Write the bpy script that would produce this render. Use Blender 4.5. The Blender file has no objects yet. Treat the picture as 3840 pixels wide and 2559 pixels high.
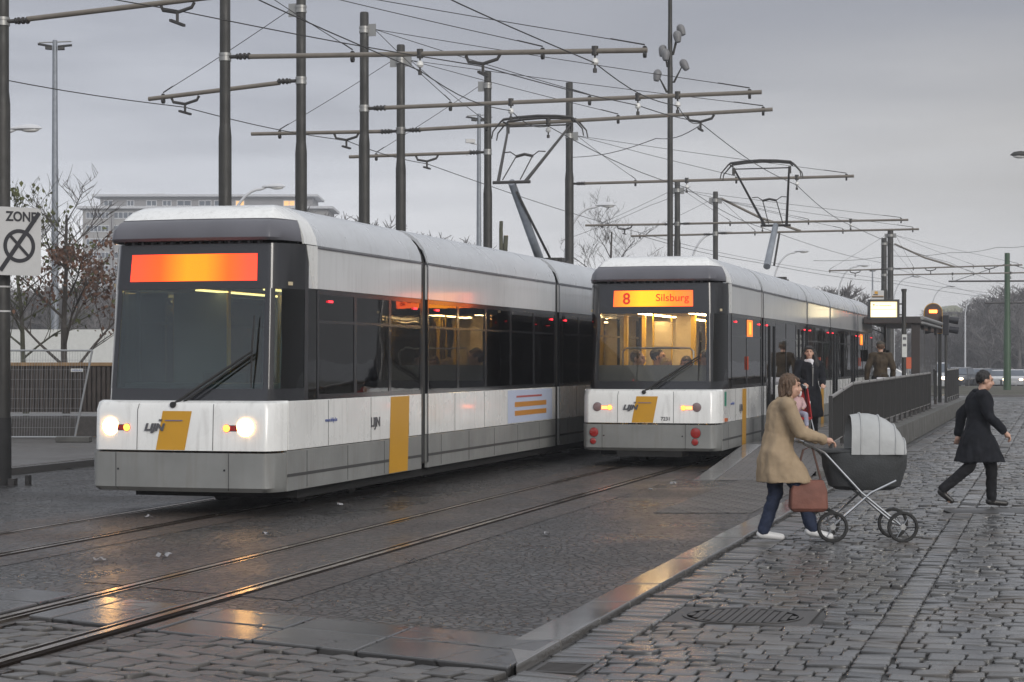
import bpy, bmesh, math, random
import numpy as np
from mathutils import Vector, Matrix, Euler
R = math.radians
# ------------------------------------------------------------------ camera
H, F, HZ, VP = 1.8, 7200.0, 1350.0, 3970.0
TAN = (VP-1920)/F
TH = math.atan(TAN); SN, CS = math.sin(TH), math.cos(TH)
scene = bpy.context.scene
col = scene.collection
cam_d = bpy.data.cameras.new("camera"); cam = bpy.data.objects.new("camera", cam_d); col.objects.link(cam)
cam.location = (0, 0, H); cam.rotation_euler = (R(90), 0, 0)
cam_d.sensor_width = 36; cam_d.lens = 36*F/3840; cam_d.shift_y = (HZ-1279.5)/3840
cam_d.clip_end = 3000; cam_d.clip_start = .3
scene.camera = cam
scene.view_settings.view_transform = 'Standard'; scene.view_settings.look = 'None'
scene.view_settings.exposure = 0; scene.view_settings.gamma = 1
scene.cycles.use_denoising = True
scene.cycles.max_bounces = 8; scene.cycles.transparent_max_bounces = 24; scene.cycles.volume_bounces = 0
scene.cycles.sample_clamp_indirect = 4
# ------------------------------------------------------------------ world
SUN_EL, SUN_AZ = R(20), R(150)
w = bpy.data.worlds.new("World"); scene.world = w; w.use_nodes = True
nt = w.node_tree; nt.nodes.clear(); N = nt.nodes.new; L = nt.links.new
out = N('ShaderNodeOutputWorld'); mixs = N('ShaderNodeMixShader'); mixs.inputs[0].default_value = .9
skyt = N('ShaderNodeTexSky'); skyt.sky_type = 'NISHITA'; skyt.sun_disc = False
skyt.sun_elevation = SUN_EL; skyt.sun_rotation = SUN_AZ; skyt.dust_density = 4
b1 = N('ShaderNodeBackground'); b1.inputs[1].default_value = .08; L(skyt.outputs[0], b1.inputs[0])
tc = N('ShaderNodeTexCoord'); sep = N('ShaderNodeSeparateXYZ'); L(tc.outputs['Generated'], sep.inputs[0])
# stretched cloud noise
mp = N('ShaderNodeMapping'); mp.inputs['Scale'].default_value = (1.5, 1.5, 11); L(tc.outputs['Generated'], mp.inputs[0])
nz = N('ShaderNodeTexNoise'); nz.inputs['Scale'].default_value = 2.2; nz.inputs['Detail'].default_value = 5; L(mp.outputs[0], nz.inputs[0])
def wmath(op, a, b=None, clamp=False):
    m = N('ShaderNodeMath'); m.operation = op; m.use_clamp = clamp
    for i, v in enumerate((a, b)):
        if v is None: continue
        if isinstance(v, (int, float)): m.inputs[i].default_value = v
        else: L(v, m.inputs[i])
    return m.outputs[0]
nofs = wmath('MULTIPLY', wmath('SUBTRACT', nz.outputs[0],  .5), .13)
elev = wmath('ADD', sep.outputs[2], nofs)
def ramp(fac, stops):
    r = N('ShaderNodeValToRGB'); L(fac, r.inputs[0]); cr = r.color_ramp
    while len(cr.elements) < len(stops): cr.elements.new(.5)
    for e, (p, c) in zip(cr.elements, stops): e.position = p; e.color = (*c, 1)
    return r.outputs[0]
rl = ramp(elev, [(0, (1.0, 1.0, 1.0)), (.07, (.95, .96, 1.0)), (.11, (.66, .68, .74)), (.155, (.40, .415, .47)), (.2, (.31, .32, .37)), (.38, (.55, .57, .62)), (.8, (.8, .82, .86))])
rr = ramp(elev, [(0, (.66, .665, .69)), (.055, (.60, .60, .61)), (.10, (.50, .49, .485)), (.19, (.315, .325, .365)), (.38, (.55, .56, .60)), (.8, (.8, .82, .86))])
azf = wmath('ADD', wmath('MULTIPLY', sep.outputs[0], 2.6), wmath('ADD', wmath('MULTIPLY', nofs, 2.5), .30), True)
mc = N('ShaderNodeMix'); mc.data_type = 'RGBA'; L(azf, mc.inputs[0]); L(rl, mc.inputs[6]); L(rr, mc.inputs[7])
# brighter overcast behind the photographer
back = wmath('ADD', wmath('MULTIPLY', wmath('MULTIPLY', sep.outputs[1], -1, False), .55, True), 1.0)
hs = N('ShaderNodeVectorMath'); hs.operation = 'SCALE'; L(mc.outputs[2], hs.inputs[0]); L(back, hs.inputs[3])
# low sky darkened behind photographer and at right: added stand-in skyline for glass reflections
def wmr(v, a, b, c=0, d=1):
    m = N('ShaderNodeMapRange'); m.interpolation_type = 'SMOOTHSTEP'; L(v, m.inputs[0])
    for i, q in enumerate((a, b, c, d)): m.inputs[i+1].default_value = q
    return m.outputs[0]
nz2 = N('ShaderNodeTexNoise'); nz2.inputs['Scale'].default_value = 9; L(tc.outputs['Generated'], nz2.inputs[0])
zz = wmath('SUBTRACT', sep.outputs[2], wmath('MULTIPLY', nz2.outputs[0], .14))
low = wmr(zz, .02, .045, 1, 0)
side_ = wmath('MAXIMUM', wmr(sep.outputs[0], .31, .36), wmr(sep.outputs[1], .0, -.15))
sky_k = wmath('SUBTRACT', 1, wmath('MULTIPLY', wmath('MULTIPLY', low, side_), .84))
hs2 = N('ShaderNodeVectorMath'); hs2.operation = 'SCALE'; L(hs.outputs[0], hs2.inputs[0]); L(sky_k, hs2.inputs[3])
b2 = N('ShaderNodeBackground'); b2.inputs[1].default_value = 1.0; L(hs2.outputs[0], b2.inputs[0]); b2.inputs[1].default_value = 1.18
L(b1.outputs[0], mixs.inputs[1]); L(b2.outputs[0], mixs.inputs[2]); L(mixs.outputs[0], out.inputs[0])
# ------------------------------------------------------------------ sun (overcast: wide and soft)
sd = bpy.data.lights.new("sun", 'SUN'); sd.energy = 1.5; sd.angle = R(25); sd.color = (1, .96, .9)
so = bpy.data.objects.new("sun", sd); col.objects.link(so)
sdir = Vector((math.sin(SUN_AZ)*math.cos(SUN_EL), math.cos(SUN_AZ)*math.cos(SUN_EL), math.sin(SUN_EL)))
so.rotation_euler = (sdir).to_track_quat('Z', 'Y').to_euler()

# ------------------------------------------------------------------ helpers
def at(px, py, Y): return Vector(((px-1920)/F*Y, Y, H-(py-HZ)/F*Y))
def gr(px, py):
    D = py-HZ; return Vector(((px-1920)*H/D, H*F/D, 0))
def UV(u, v, z=0): return Vector((u*CS+v*SN, -u*SN+v*CS, z))
def CY(c, Y, z=0): return Vector((c+TAN*Y, Y, z))      # point on the track-parallel line c
PERP = Vector((CS, -SN, 0)); DIR = Vector((SN, CS, 0))

def mat(name, color=(.5, .5, .5), rough=.5, metal=0, noise=0, nscale=8, bump=0, bscale=60, coat=0, emit=None, estr=0, rnoise=0, spec=.5, streak=0):
    m = bpy.data.materials.new(name); m.use_nodes = True; t = m.node_tree
    p = t.nodes['Principled BSDF']; p.inputs['Base Color'].default_value = (*color, 1)
    p.inputs['Roughness'].default_value = rough; p.inputs['Metallic'].default_value = metal
    p.inputs['Specular IOR Level'].default_value = spec
    if coat: p.inputs['Coat Weight'].default_value = coat; p.inputs['Coat Roughness'].default_value = .08
    if emit: p.inputs['Emission Color'].default_value = (*emit, 1); p.inputs['Emission Strength'].default_value = estr
    tc = t.nodes.new('ShaderNodeTexCoord')
    def nzn(sc, det=5):
        n = t.nodes.new('ShaderNodeTexNoise'); n.inputs['Scale'].default_value = sc; n.inputs['Detail'].default_value = det
        t.links.new(tc.outputs['Object'], n.inputs[0]); return n
    if noise:
        n = nzn(nscale); mx = t.nodes.new('ShaderNodeMix'); mx.data_type = 'RGBA'
        mx.inputs[6].default_value = (*[max(0, c*(1-noise)) for c in color], 1); mx.inputs[7].default_value = (*[min(1, c*(1+noise)) for c in color], 1)
        mr = t.nodes.new('ShaderNodeMapRange'); mr.inputs[1].default_value = .3; mr.inputs[2].default_value = .7
        t.links.new(n.outputs[0], mr.inputs[0]); t.links.new(mr.outputs[0], mx.inputs[0]); t.links.new(mx.outputs[2], p.inputs['Base Color'])
    if streak:
        mpn = t.nodes.new('ShaderNodeMapping'); mpn.inputs['Scale'].default_value = (9, 9, .9); t.links.new(tc.outputs['Object'], mpn.inputs[0])
        sn = t.nodes.new('ShaderNodeTexNoise'); sn.inputs['Scale'].default_value = 1.6; sn.inputs['Detail'].default_value = 7; t.links.new(mpn.outputs[0], sn.inputs[0])
        bn = nzn(.9, 3); sr = t.nodes.new('ShaderNodeMapRange'); sr.inputs[1].default_value = .50; sr.inputs[2].default_value = .74; sr.inputs[4].default_value = streak; t.links.new(sn.outputs[0], sr.inputs[0])
        mm = t.nodes.new('ShaderNodeMath'); mm.operation = 'MULTIPLY'; t.links.new(sr.outputs[0], mm.inputs[0]); t.links.new(bn.outputs[0], mm.inputs[1])
        dm = t.nodes.new('ShaderNodeMix'); dm.data_type = 'RGBA'; dm.inputs[7].default_value = (.13, .11, .09, 1)
        src = p.inputs['Base Color'].links[0].from_socket; t.links.new(src, dm.inputs[6]); t.links.new(mm.outputs[0], dm.inputs[0]); t.links.new(dm.outputs[2], p.inputs['Base Color'])
    if rnoise:
        n = nzn(nscale*.7+.5); mr = t.nodes.new('ShaderNodeMapRange'); mr.inputs[1].default_value = .3; mr.inputs[2].default_value = .7
        mr.inputs[3].default_value = max(.02, rough-rnoise); mr.inputs[4].default_value = min(1, rough+rnoise)
        t.links.new(n.outputs[0], mr.inputs[0]); t.links.new(mr.outputs[0], p.inputs['Roughness'])
    if bump:
        n = nzn(bscale); b = t.nodes.new('ShaderNodeBump'); b.inputs['Strength'].default_value = bump; b.inputs['Distance'].default_value = .02
        t.links.new(n.outputs[0], b.inputs['Height']); t.links.new(b.outputs[0], p.inputs['Normal'])
    return m

def glassmat(name, tint, refl=.08, rough=.02):
    m = bpy.data.materials.new(name); m.use_nodes = True; t = m.node_tree; t.nodes.clear()
    o = t.nodes.new('ShaderNodeOutputMaterial'); mx = t.nodes.new('ShaderNodeMixShader')
    tr = t.nodes.new('ShaderNodeBsdfTransparent'); tr.inputs[0].default_value = (*tint, 1)
    gl = t.nodes.new('ShaderNodeBsdfGlossy'); gl.inputs['Roughness'].default_value = rough; gl.inputs[0].default_value = (1, 1, 1, 1)
    lw = t.nodes.new('ShaderNodeFresnel'); lw.inputs[0].default_value = 1.5
    tc = t.nodes.new('ShaderNodeTexCoord'); n = t.nodes.new('ShaderNodeTexNoise'); n.inputs['Scale'].default_value = 1.3
    b = t.nodes.new('ShaderNodeBump'); b.inputs['Strength'].default_value = .05; b.inputs['Distance'].default_value = .05
    t.links.new(tc.outputs['Object'], n.inputs[0]); t.links.new(n.outputs[0], b.inputs['Height']); t.links.new(b.outputs[0], gl.inputs['Normal'])
    a = t.nodes.new('ShaderNodeMath'); a.operation = 'ADD'; a.inputs[1].default_value = refl; a.use_clamp = True
    t.links.new(lw.outputs[0], a.inputs[0]); t.links.new(a.outputs[0], mx.inputs[0])
    t.links.new(tr.outputs[0], mx.inputs[1]); t.links.new(gl.outputs[0], mx.inputs[2]); t.links.new(mx.outputs[0], o.inputs[0])
    return m

class MB:
    def __init__(s): s.v = []; s.f = []
    def add(s, vs, fs):
        o = len(s.v); s.v += [tuple(v) for v in vs]; s.f += [tuple(i+o for i in f) for f in fs]; return s
    def box(s, a, b):
        (x0, y0, z0), (x1, y1, z1) = a, b
        return s.add([(x0,y0,z0),(x1,y0,z0),(x1,y1,z0),(x0,y1,z0),(x0,y0,z1),(x1,y0,z1),(x1,y1,z1),(x0,y1,z1)],
                     [(0,3,2,1),(4,5,6,7),(0,1,5,4),(1,2,6,5),(2,3,7,6),(3,0,4,7)])
    def prism(s, pts, z0, z1):      # polygon (x,y) extruded in z
        n = len(pts)
        return s.add([(p[0],p[1],z0) for p in pts]+[(p[0],p[1],z1) for p in pts],
                     [tuple(range(n-1,-1,-1)), tuple(range(n,2*n))]+[(i,(i+1)%n,(i+1)%n+n,i+n) for i in range(n)])
    def slab(s, pts, nrm, t):       # polygon of 3D points extruded by nrm*t
        n = len(pts); pts = [Vector(p) for p in pts]; nn = Vector(nrm)*t
        return s.add(pts+[p+nn for p in pts], [tuple(range(n-1,-1,-1)), tuple(range(n,2*n))]+[(i,(i+1)%n,(i+1)%n+n,i+n) for i in range(n)])
    def tube(s, pts, r, n=8, caps=True, squash=1):
        pts = [Vector(p) for p in pts]; m = len(pts)
        rs = r if isinstance(r, (list, tuple)) else [r]*m
        ref = None; rings = []
        for i, p in enumerate(pts):
            d = (pts[min(i+1,m-1)]-pts[max(i-1,0)])
            if d.length < 1e-9: d = Vector((0,0,1))
            d.normalize()
            if ref is None: ref = Vector((0,0,1)) if abs(d.z) < .9 else Vector((0,1,0))
            x = d.cross(ref)
            if x.length < 1e-4: ref = Vector((1,0,0)); x = d.cross(ref)
            x.normalize(); y = x.cross(d); ref = y.copy()
            rings.append([p+x*(math.cos(2*math.pi*k/n)*rs[i])+y*(math.sin(2*math.pi*k/n)*rs[i]*squash) for k in range(n)])
        return s.loft(rings, caps)
    def loft(s, rings, caps=True, closed=True):
        n = len(rings[0]); vs = [v for r in rings for v in r]; fs = []
        for i in range(len(rings)-1):
            for k in range(n if closed else n-1):
                a, b = i*n+k, i*n+(k+1)%n
                fs.append((a, b, b+n, a+n))
        if caps: fs += [tuple(range(n-1,-1,-1)), tuple(range((len(rings)-1)*n, len(rings)*n))]
        return s.add(vs, fs)
    def cyl(s, c, r, h, n=16, axis='z', r2=None):
        c = Vector(c); a = {'x': Vector((1,0,0)), 'y': Vector((0,1,0)), 'z': Vector((0,0,1))}[axis]
        return s.tube([c, c+a*h], [r, r if r2 is None else r2], n)
    def lathe(s, prof, n=20, c=(0,0,0)):
        rings = [[Vector((c[0]+r*math.cos(2*math.pi*k/n), c[1]+r*math.sin(2*math.pi*k/n), c[2]+z)) for k in range(n)] for r, z in prof]
        return s.loft(rings)
    def ell(s, c, r, n=14, m=9, rot=None):
        c = Vector(c); rings = []
        for i in range(m+1):
            t = math.pi*min(max(i/m, .02), .98)
            ring = [Vector((r[0]*math.sin(t)*math.cos(2*math.pi*k/n), r[1]*math.sin(t)*math.sin(2*math.pi*k/n), -r[2]*math.cos(t))) for k in range(n)]
            if rot: ring = [rot @ p for p in ring]
            rings.append([c+p for p in ring])
        return s.loft(rings)
    def cap(s, p0, p1, r0, r1, n=12):   # capsule
        p0, p1 = Vector(p0), Vector(p1); d = (p1-p0); l = d.length
        if l < 1e-6: return s.ell(p0, (r0,)*3)
        d /= l; pts = []; rs = []
        for k in range(5):
            a = math.pi/2*(1-k/4.0); pts.append(p0-d*(r0*math.sin(a))); rs.append(max(r0*math.cos(a), r0*.05))
        for k in range(5):
            a = math.pi/2*(k/4.0); pts.append(p1+d*(r1*math.sin(a))); rs.append(max(r1*math.cos(a), r1*.05))
        # avoid the direction flip on tiny first step
        return s.tube(pts, rs, n)
    def build(s, name, m, parent=None, smooth=False, bevel=0, loc=None):
        me = bpy.data.meshes.new(name); me.from_pydata(s.v, [], s.f)
        me.update()
        o = bpy.data.objects.new(name, me); col.objects.link(o)
        if isinstance(m, (list, tuple)):
            for q in m: me.materials.append(q)
        elif m: me.materials.append(m)
        bm = bmesh.new(); bm.from_mesh(me); bmesh.ops.recalc_face_normals(bm, faces=bm.faces); bm.to_mesh(me); bm.free()
        if smooth:
            me.shade_smooth()
            if smooth != 2:
                try: me.set_sharp_from_angle(angle=R(38))
                except Exception: pass
        if bevel:
            bv = o.modifiers.new('bevel', 'BEVEL'); bv.width = bevel; bv.segments = 2; bv.limit_method = 'ANGLE'; bv.angle_limit = R(40)
        if parent: o.parent = parent
        if loc: o.location = loc
        return o

def tag(o, label=None, cat=None, group=None, kind=None):
    if label: o['label'] = label
    if cat: o['category'] = cat
    if group: o['group'] = group
    if kind: o['kind'] = kind
    return o
def thing(name, label, cat, loc=(0,0,0), rz=0, group=None):
    o = bpy.data.objects.new(name, None); col.objects.link(o); o.empty_display_size = .2
    o.location = loc; o.rotation_euler = (0, 0, rz); return tag(o, label, cat, group)
def copy_tree(o, parent=None):
    c = o.copy(); col.objects.link(c); c.parent = parent
    for ch in o.children: copy_tree(ch, c)
    return c
def text(name, body, h, m, parent, loc, rot, extr=.002, bold=0, sx=1, align='LEFT', shear=0):
    cu = bpy.data.curves.new(name, 'FONT'); cu.body = body; cu.size = h*1.4; cu.extrude = extr; cu.offset = bold; cu.align_x = align; cu.shear = shear
    to = bpy.data.objects.new(name, cu); col.objects.link(to)
    dg = bpy.context.evaluated_depsgraph_get(); me = bpy.data.meshes.new_from_object(to.evaluated_get(dg))
    bpy.data.objects.remove(to); me.name = name
    me.materials.clear(); me.materials.append(m)
    o = bpy.data.objects.new(name, me); col.objects.link(o); o.location = loc; o.rotation_euler = rot; o.scale = (sx, 1, 1)
    if parent: o.parent = parent
    return o
from mathutils import noise as mnoise
def blob(name, mb, m, parent, voxel=.01, smooth_it=3, folds=None):
    me = bpy.data.meshes.new(name); me.from_pydata(mb.v, [], mb.f)
    bm = bmesh.new(); bm.from_mesh(me); bmesh.ops.recalc_face_normals(bm, faces=bm.faces); bm.to_mesh(me); bm.free()
    o = bpy.data.objects.new(name, me); col.objects.link(o)
    rm = o.modifiers.new('r', 'REMESH'); rm.mode = 'VOXEL'; rm.voxel_size = voxel
    sm = o.modifiers.new('s', 'SMOOTH'); sm.iterations = smooth_it; sm.factor = .5
    dg = bpy.context.evaluated_depsgraph_get(); m2 = bpy.data.meshes.new_from_object(o.evaluated_get(dg))
    o.modifiers.clear(); o.data = m2
    if folds:
        amp, fx, fz = folds; off = len(bpy.data.objects)*.37
        nv = len(m2.vertices); co = np.empty(nv*3); m2.vertices.foreach_get('co', co); co = co.reshape(-1, 3)
        nr = np.empty(nv*3); m2.vertex_normals.foreach_get('vector', nr); nr = nr.reshape(-1, 3)
        dd = np.array([mnoise.noise((x*fx+off, y*fx, z*fz))+.5*mnoise.noise((x*fx*2.3, y*fx*2.3+off, z*fz*2.1)) for x, y, z in co])*amp
        m2.vertices.foreach_set('co', (co+nr*dd[:, None]).ravel()); m2.update()
    m2.name = name; m2.materials.clear(); m2.materials.append(m); m2.shade_smooth()
    if parent: o.parent = parent
    return o

# ------------------------------------------------------------------ materials
M = {}
M['white'] = mat('tram_white_paint', (.74, .745, .73), .28, noise=.05, nscale=1.5, coat=.4, rnoise=.08, streak=.4)
M['whiteup'] = mat('tram_upper_paint', (.62, .63, .64), .2, noise=.05, nscale=1.2, coat=.5, streak=.3)
M['roofgrey'] = mat('tram_roof_grey', (.50, .52, .545), .3, noise=.06, nscale=1.1, rnoise=.1, streak=.3)
M['skirt'] = mat('tram_skirt_grey', (.21, .215, .21), .4, noise=.12, nscale=2, rnoise=.1, streak=.5)
M['black'] = mat('tram_black', (.018, .019, .022), .18, coat=.5)
M['rubber'] = mat('black_rubber', (.02, .02, .02), .75, noise=.2)
M['visor'] = mat('visor_grey', (.10, .10, .115), .35, noise=.1, nscale=2)
M['yellow'] = mat('livery_yellow', (.54, .28, .02), .35, noise=.04, nscale=3)
M['seam'] = mat('panel_seam', (.05, .05, .05), .6)
M['letter'] = mat('lettering_grey', (.09, .09, .10), .5)
M['blue'] = mat('lettering_blue', (.10, .13, .30), .5)
M['under'] = mat('underframe_dark', (.012, .012, .012), .9, noise=.3)
M['inwall'] = mat('interior_cream', (.62, .52, .34), .55, noise=.06)
M['infloor'] = mat('interior_floor', (.08, .07, .06), .6)
M['seat'] = mat('seat_fabric', (.10, .08, .07), .9, noise=.3, nscale=30)
M['inyel'] = mat('handrail_yellow', (.75, .48, .05), .35)
M['steel'] = mat('brushed_steel', (.45, .46, .47), .3, metal=1, noise=.1)
M['greypanel'] = mat('grey_panel', (.20, .21, .215), .5, noise=.05)
M['lens'] = mat('clear_lens', (.22, .15, .15), .08, coat=1)
M['redlens'] = mat('red_lens', (.28, .015, .012), .12, coat=1)
M['redlit'] = mat('red_lamp_lit', (.8, .05, .02), .2, emit=(1, .16, .05), estr=7)
M['orlit'] = mat('indicator_lit', (.8, .2, .02), .2, emit=(1, .20, .03), estr=7)
M['headlit'] = mat('headlight_lit', (1, .9, .7), .2, emit=(1, .50, .13), estr=20)
M['marker'] = mat('red_marker_lit', (.6, .02, .02), .3, emit=(1, .03, .05), estr=3)
M['intlight'] = mat('interior_light', (1, .8, .5), .5, emit=(1, .72, .38), estr=30)
M['intlight_dim'] = mat('interior_light_dim', (1, .7, .4), .5, emit=(1, .62, .26), estr=6)
M['glass_clear'] = glassmat('windscreen_glass', (.88, .88, .85), .0)
M['glass_dark'] = glassmat('tinted_side_glass', (.42, .37, .31), .06)
M['glass_front'] = glassmat('front_glass_teal', (.50, .62, .60), .03)
M['shelterglass'] = glassmat('shelter_glass', (.62, .68, .66), .08)
M['pole'] = mat('pole_dark_grey', (.034, .033, .030), .55, noise=.22, nscale=5, rnoise=.12, streak=.2, bump=.15, bscale=30)
M['arm'] = mat('bracket_arm_beige', (.175, .155, .13), .5, noise=.1, nscale=6)
M['clamp'] = mat('galvanised_clamp', (.34, .34, .33), .45, metal=.6)
M['iron'] = mat('dark_iron', (.045, .042, .04), .55, noise=.2)
M['wire'] = mat('copper_wire_dark', (.03, .028, .027), .5)
M['insul'] = mat('white_insulator', (.7, .7, .68), .3)
M['galv'] = mat('galvanised_mast', (.24, .26, .29), .5, metal=.3, noise=.15, nscale=7)
M['lampgrey'] = mat('lamp_head_grey', (.55, .56, .58), .35)
M['spot'] = mat('spotlight_grey', (.17, .17, .175), .5)
M['lampglass'] = mat('lamp_bowl_glass', (.75, .75, .74), .15)
M['green'] = mat('green_painted_pole', (.03, .072, .032), .5, noise=.15, nscale=2)
M['signwhite'] = mat('sign_face_white', (.50, .50, .495), .35, noise=.03)
M['ink'] = mat('sign_black', (.02, .02, .025), .45)
M['fence'] = mat('fence_dark_paint', (.027, .026, .025), .55, noise=.15, nscale=5)
M['fencetop'] = mat('fence_top_rail', (.20, .19, .18), .35, noise=.15, nscale=9)
M['wood'] = mat('tan_timber_cap', (.22, .14, .07), .7, noise=.25, nscale=6)
M['brown'] = mat('brown_fence_slats', (.045, .036, .031), .8, noise=.25, nscale=5)
M['mesh'] = mat('wire_mesh_steel', (.30, .31, .32), .5, metal=.5)
def concrete(name, c, sc=3): return mat(name, c, .7, noise=.25, nscale=sc, bump=.4, bscale=40, rnoise=.15)
M['conc'] = concrete('platform_wall_concrete', (.10, .098, .09))
M['conc2'] = concrete('quay_wall_stone', (.05, .045, .042), 14)
M['wallwhite'] = mat('white_render', (.55, .56, .54), .7, noise=.05)
M['disp'] = mat('display_backlit', (1, .9, .6), .5, emit=(1, .80, .42), estr=1.35)
# ================================================================== GROUND
def wetmat(name, c1, c2, kind, r0=.22, r1=.6, sc=1.0, island=False, bumpd=.01, bstr=.6, spec=.5, wetscale=.45, warm=None):
    m = bpy.data.materials.new(name); m.use_nodes = True; t = m.node_tree; p = t.nodes['Principled BSDF']
    n = t.nodes.new; l = t.links.new
    g = n('ShaderNodeNewGeometry'); pos = g.outputs['Position']
    rot = n('ShaderNodeMapping'); rot.vector_type = 'TEXTURE'; rot.inputs['Rotation'].default_value = (0, 0, -TH); l(pos, rot.inputs[0])
    nn = n('ShaderNodeTexNoise'); nn.inputs['Scale'].default_value = (11 if kind == 'setts' else 26)*sc; nn.inputs['Detail'].default_value = 6; l(pos, nn.inputs[0])
    big = n('ShaderNodeTexNoise'); big.inputs['Scale'].default_value = wetscale; big.inputs['Detail'].default_value = 4; l(pos, big.inputs[0])
    mx = n('ShaderNodeMix'); mx.data_type = 'RGBA'; mx.inputs[6].default_value = (*c1, 1); mx.inputs[7].default_value = (*c2, 1)
    hsrc = nn.outputs[0]; fac = nn.outputs[0]
    if kind == 'setts':
        vo = n('ShaderNodeTexVoronoi'); vo.inputs['Scale'].default_value = 11*sc; l(rot.outputs[0], vo.inputs[0])
        ve = n('ShaderNodeTexVoronoi'); ve.feature = 'DISTANCE_TO_EDGE'; ve.inputs['Scale'].default_value = 11*sc; l(rot.outputs[0], ve.inputs[0])
        sp = n('ShaderNodeSeparateColor'); l(vo.outputs['Color'], sp.inputs[0])
        ad = n('ShaderNodeMath'); ad.operation = 'MULTIPLY_ADD'; l(sp.outputs[0], ad.inputs[0]); ad.inputs[1].default_value = .5; l(nn.outputs[0], ad.inputs[2])
        a2 = n('ShaderNodeMath'); a2.operation = 'SUBTRACT'; l(ad.outputs[0], a2.inputs[0]); a2.inputs[1].default_value = .25
        fac = a2.outputs[0]
        jr = n('ShaderNodeMapRange'); jr.inputs[1].default_value = .0; jr.inputs[2].default_value = .13; l(ve.outputs['Distance'], jr.inputs[0])
        h2 = n('ShaderNodeMath'); h2.operation = 'MULTIPLY_ADD'; l(nn.outputs[0], h2.inputs[0]); h2.inputs[1].default_value = .5; l(jr.outputs[0], h2.inputs[2]); hsrc = h2.outputs[0]
        jn = n('ShaderNodeTexNoise'); jn.inputs['Scale'].default_value = 7*sc; jn.inputs['Detail'].default_value = 8; jn.inputs['Roughness'].default_value = .8; l(pos, jn.inputs[0])
        jp = n('ShaderNodeMapRange'); jp.inputs[1].default_value = .55; jp.inputs[2].default_value = .60; jp.inputs[3].default_value = 1; jp.inputs[4].default_value = .05; l(jn.outputs[0], jp.inputs[0])
        jm = n('ShaderNodeMath'); jm.operation = 'MULTIPLY'; l(jr.outputs[0], jm.inputs[0]); l(jp.outputs[0], jm.inputs[1]); joint = jm.outputs[0]
    elif kind in ('brick', 'pavers'):
        bt = n('ShaderNodeTexBrick'); l(rot.outputs[0], bt.inputs[0])
        bt.inputs['Scale'].default_value = 1.0; bt.inputs['Brick Width'].default_value = .22*sc; bt.inputs['Row Height'].default_value = (.15 if kind == 'brick' else .11)*sc
        bt.inputs['Mortar Size'].default_value = .009; bt.inputs['Color1'].default_value = (.2, .2, .2, 1); bt.inputs['Color2'].default_value = (.8, .8, .8, 1)
        inv = n('ShaderNodeMath'); inv.operation = 'SUBTRACT'; inv.inputs[0].default_value = 1; l(bt.outputs['Fac'], inv.inputs[1]); joint = inv.outputs[0]
        sp = n('ShaderNodeSeparateColor'); l(bt.outputs['Color'], sp.inputs[0])
        ad = n('ShaderNodeMath'); ad.operation = 'MULTIPLY_ADD'; l(sp.outputs[0], ad.inputs[0]); ad.inputs[1].default_value = .5; l(nn.outputs[0], ad.inputs[2])
        a2 = n('ShaderNodeMath'); a2.operation = 'SUBTRACT'; l(ad.outputs[0], a2.inputs[0]); a2.inputs[1].default_value = .25; fac = a2.outputs[0]
        h2 = n('ShaderNodeMath'); h2.operation = 'MULTIPLY_ADD'; l(nn.outputs[0], h2.inputs[0]); h2.inputs[1].default_value = .4; l(joint, h2.inputs[2]); hsrc = h2.outputs[0]
    elif kind == 'slab':
        dn = n('ShaderNodeVectorMath'); dn.operation = 'SCALE'; dn.inputs[3].default_value = .5; wn = n('ShaderNodeTexNoise'); wn.inputs['Scale'].default_value = 2.5; l(pos, wn.inputs[0]); l(wn.outputs['Color'], dn.inputs[0])
        av = n('ShaderNodeVectorMath'); av.operation = 'ADD'; l(pos, av.inputs[0]); l(dn.outputs[0], av.inputs[1])
        ve = n('ShaderNodeTexVoronoi'); ve.feature = 'DISTANCE_TO_EDGE'; ve.inputs['Scale'].default_value = .95; l(av.outputs[0], ve.inputs[0])
        jr = n('ShaderNodeMapRange'); jr.inputs[1].default_value = .006; jr.inputs[2].default_value = .022; l(ve.outputs['Distance'], jr.inputs[0]); joint = jr.outputs[0]
        h2 = n('ShaderNodeMath'); h2.operation = 'MULTIPLY_ADD'; l(nn.outputs[0], h2.inputs[0]); h2.inputs[1].default_value = .25; l(joint, h2.inputs[2]); hsrc = h2.outputs[0]
    else: joint = None
    if island:
        ad = n('ShaderNodeMath'); ad.operation = 'MULTIPLY_ADD'; l(g.outputs['Random Per Island'], ad.inputs[0]); ad.inputs[1].default_value = .9
        n3 = n('ShaderNodeMath'); n3.operation = 'MULTIPLY'; l(nn.outputs[0], n3.inputs[0]); n3.inputs[1].default_value = .4; l(n3.outputs[0], ad.inputs[2])
        a2 = n('ShaderNodeMath'); a2.operation = 'SUBTRACT'; l(ad.outputs[0], a2.inputs[0]); a2.inputs[1].default_value = .15; fac = a2.outputs[0]
    cl = n('ShaderNodeMath'); cl.operation = 'ADD'; cl.use_clamp = True; cl.inputs[1].default_value = 0; l(fac, cl.inputs[0]); l(cl.outputs[0], mx.inputs[0])
    colr = mx.outputs[2]
    if warm:
        m2 = n('ShaderNodeMix'); m2.data_type = 'RGBA'; m2.inputs[7].default_value = (*warm, 1); l(colr, m2.inputs[6])
        b3 = n('ShaderNodeTexNoise'); b3.inputs['Scale'].default_value = .9; l(pos, b3.inputs[0])
        mr = n('ShaderNodeMapRange'); mr.inputs[1].default_value = .48; mr.inputs[2].default_value = .68; mr.inputs[4].default_value = .7; l(b3.outputs[0], mr.inputs[0]); l(mr.outputs[0], m2.inputs[0]); colr = m2.outputs[2]
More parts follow.
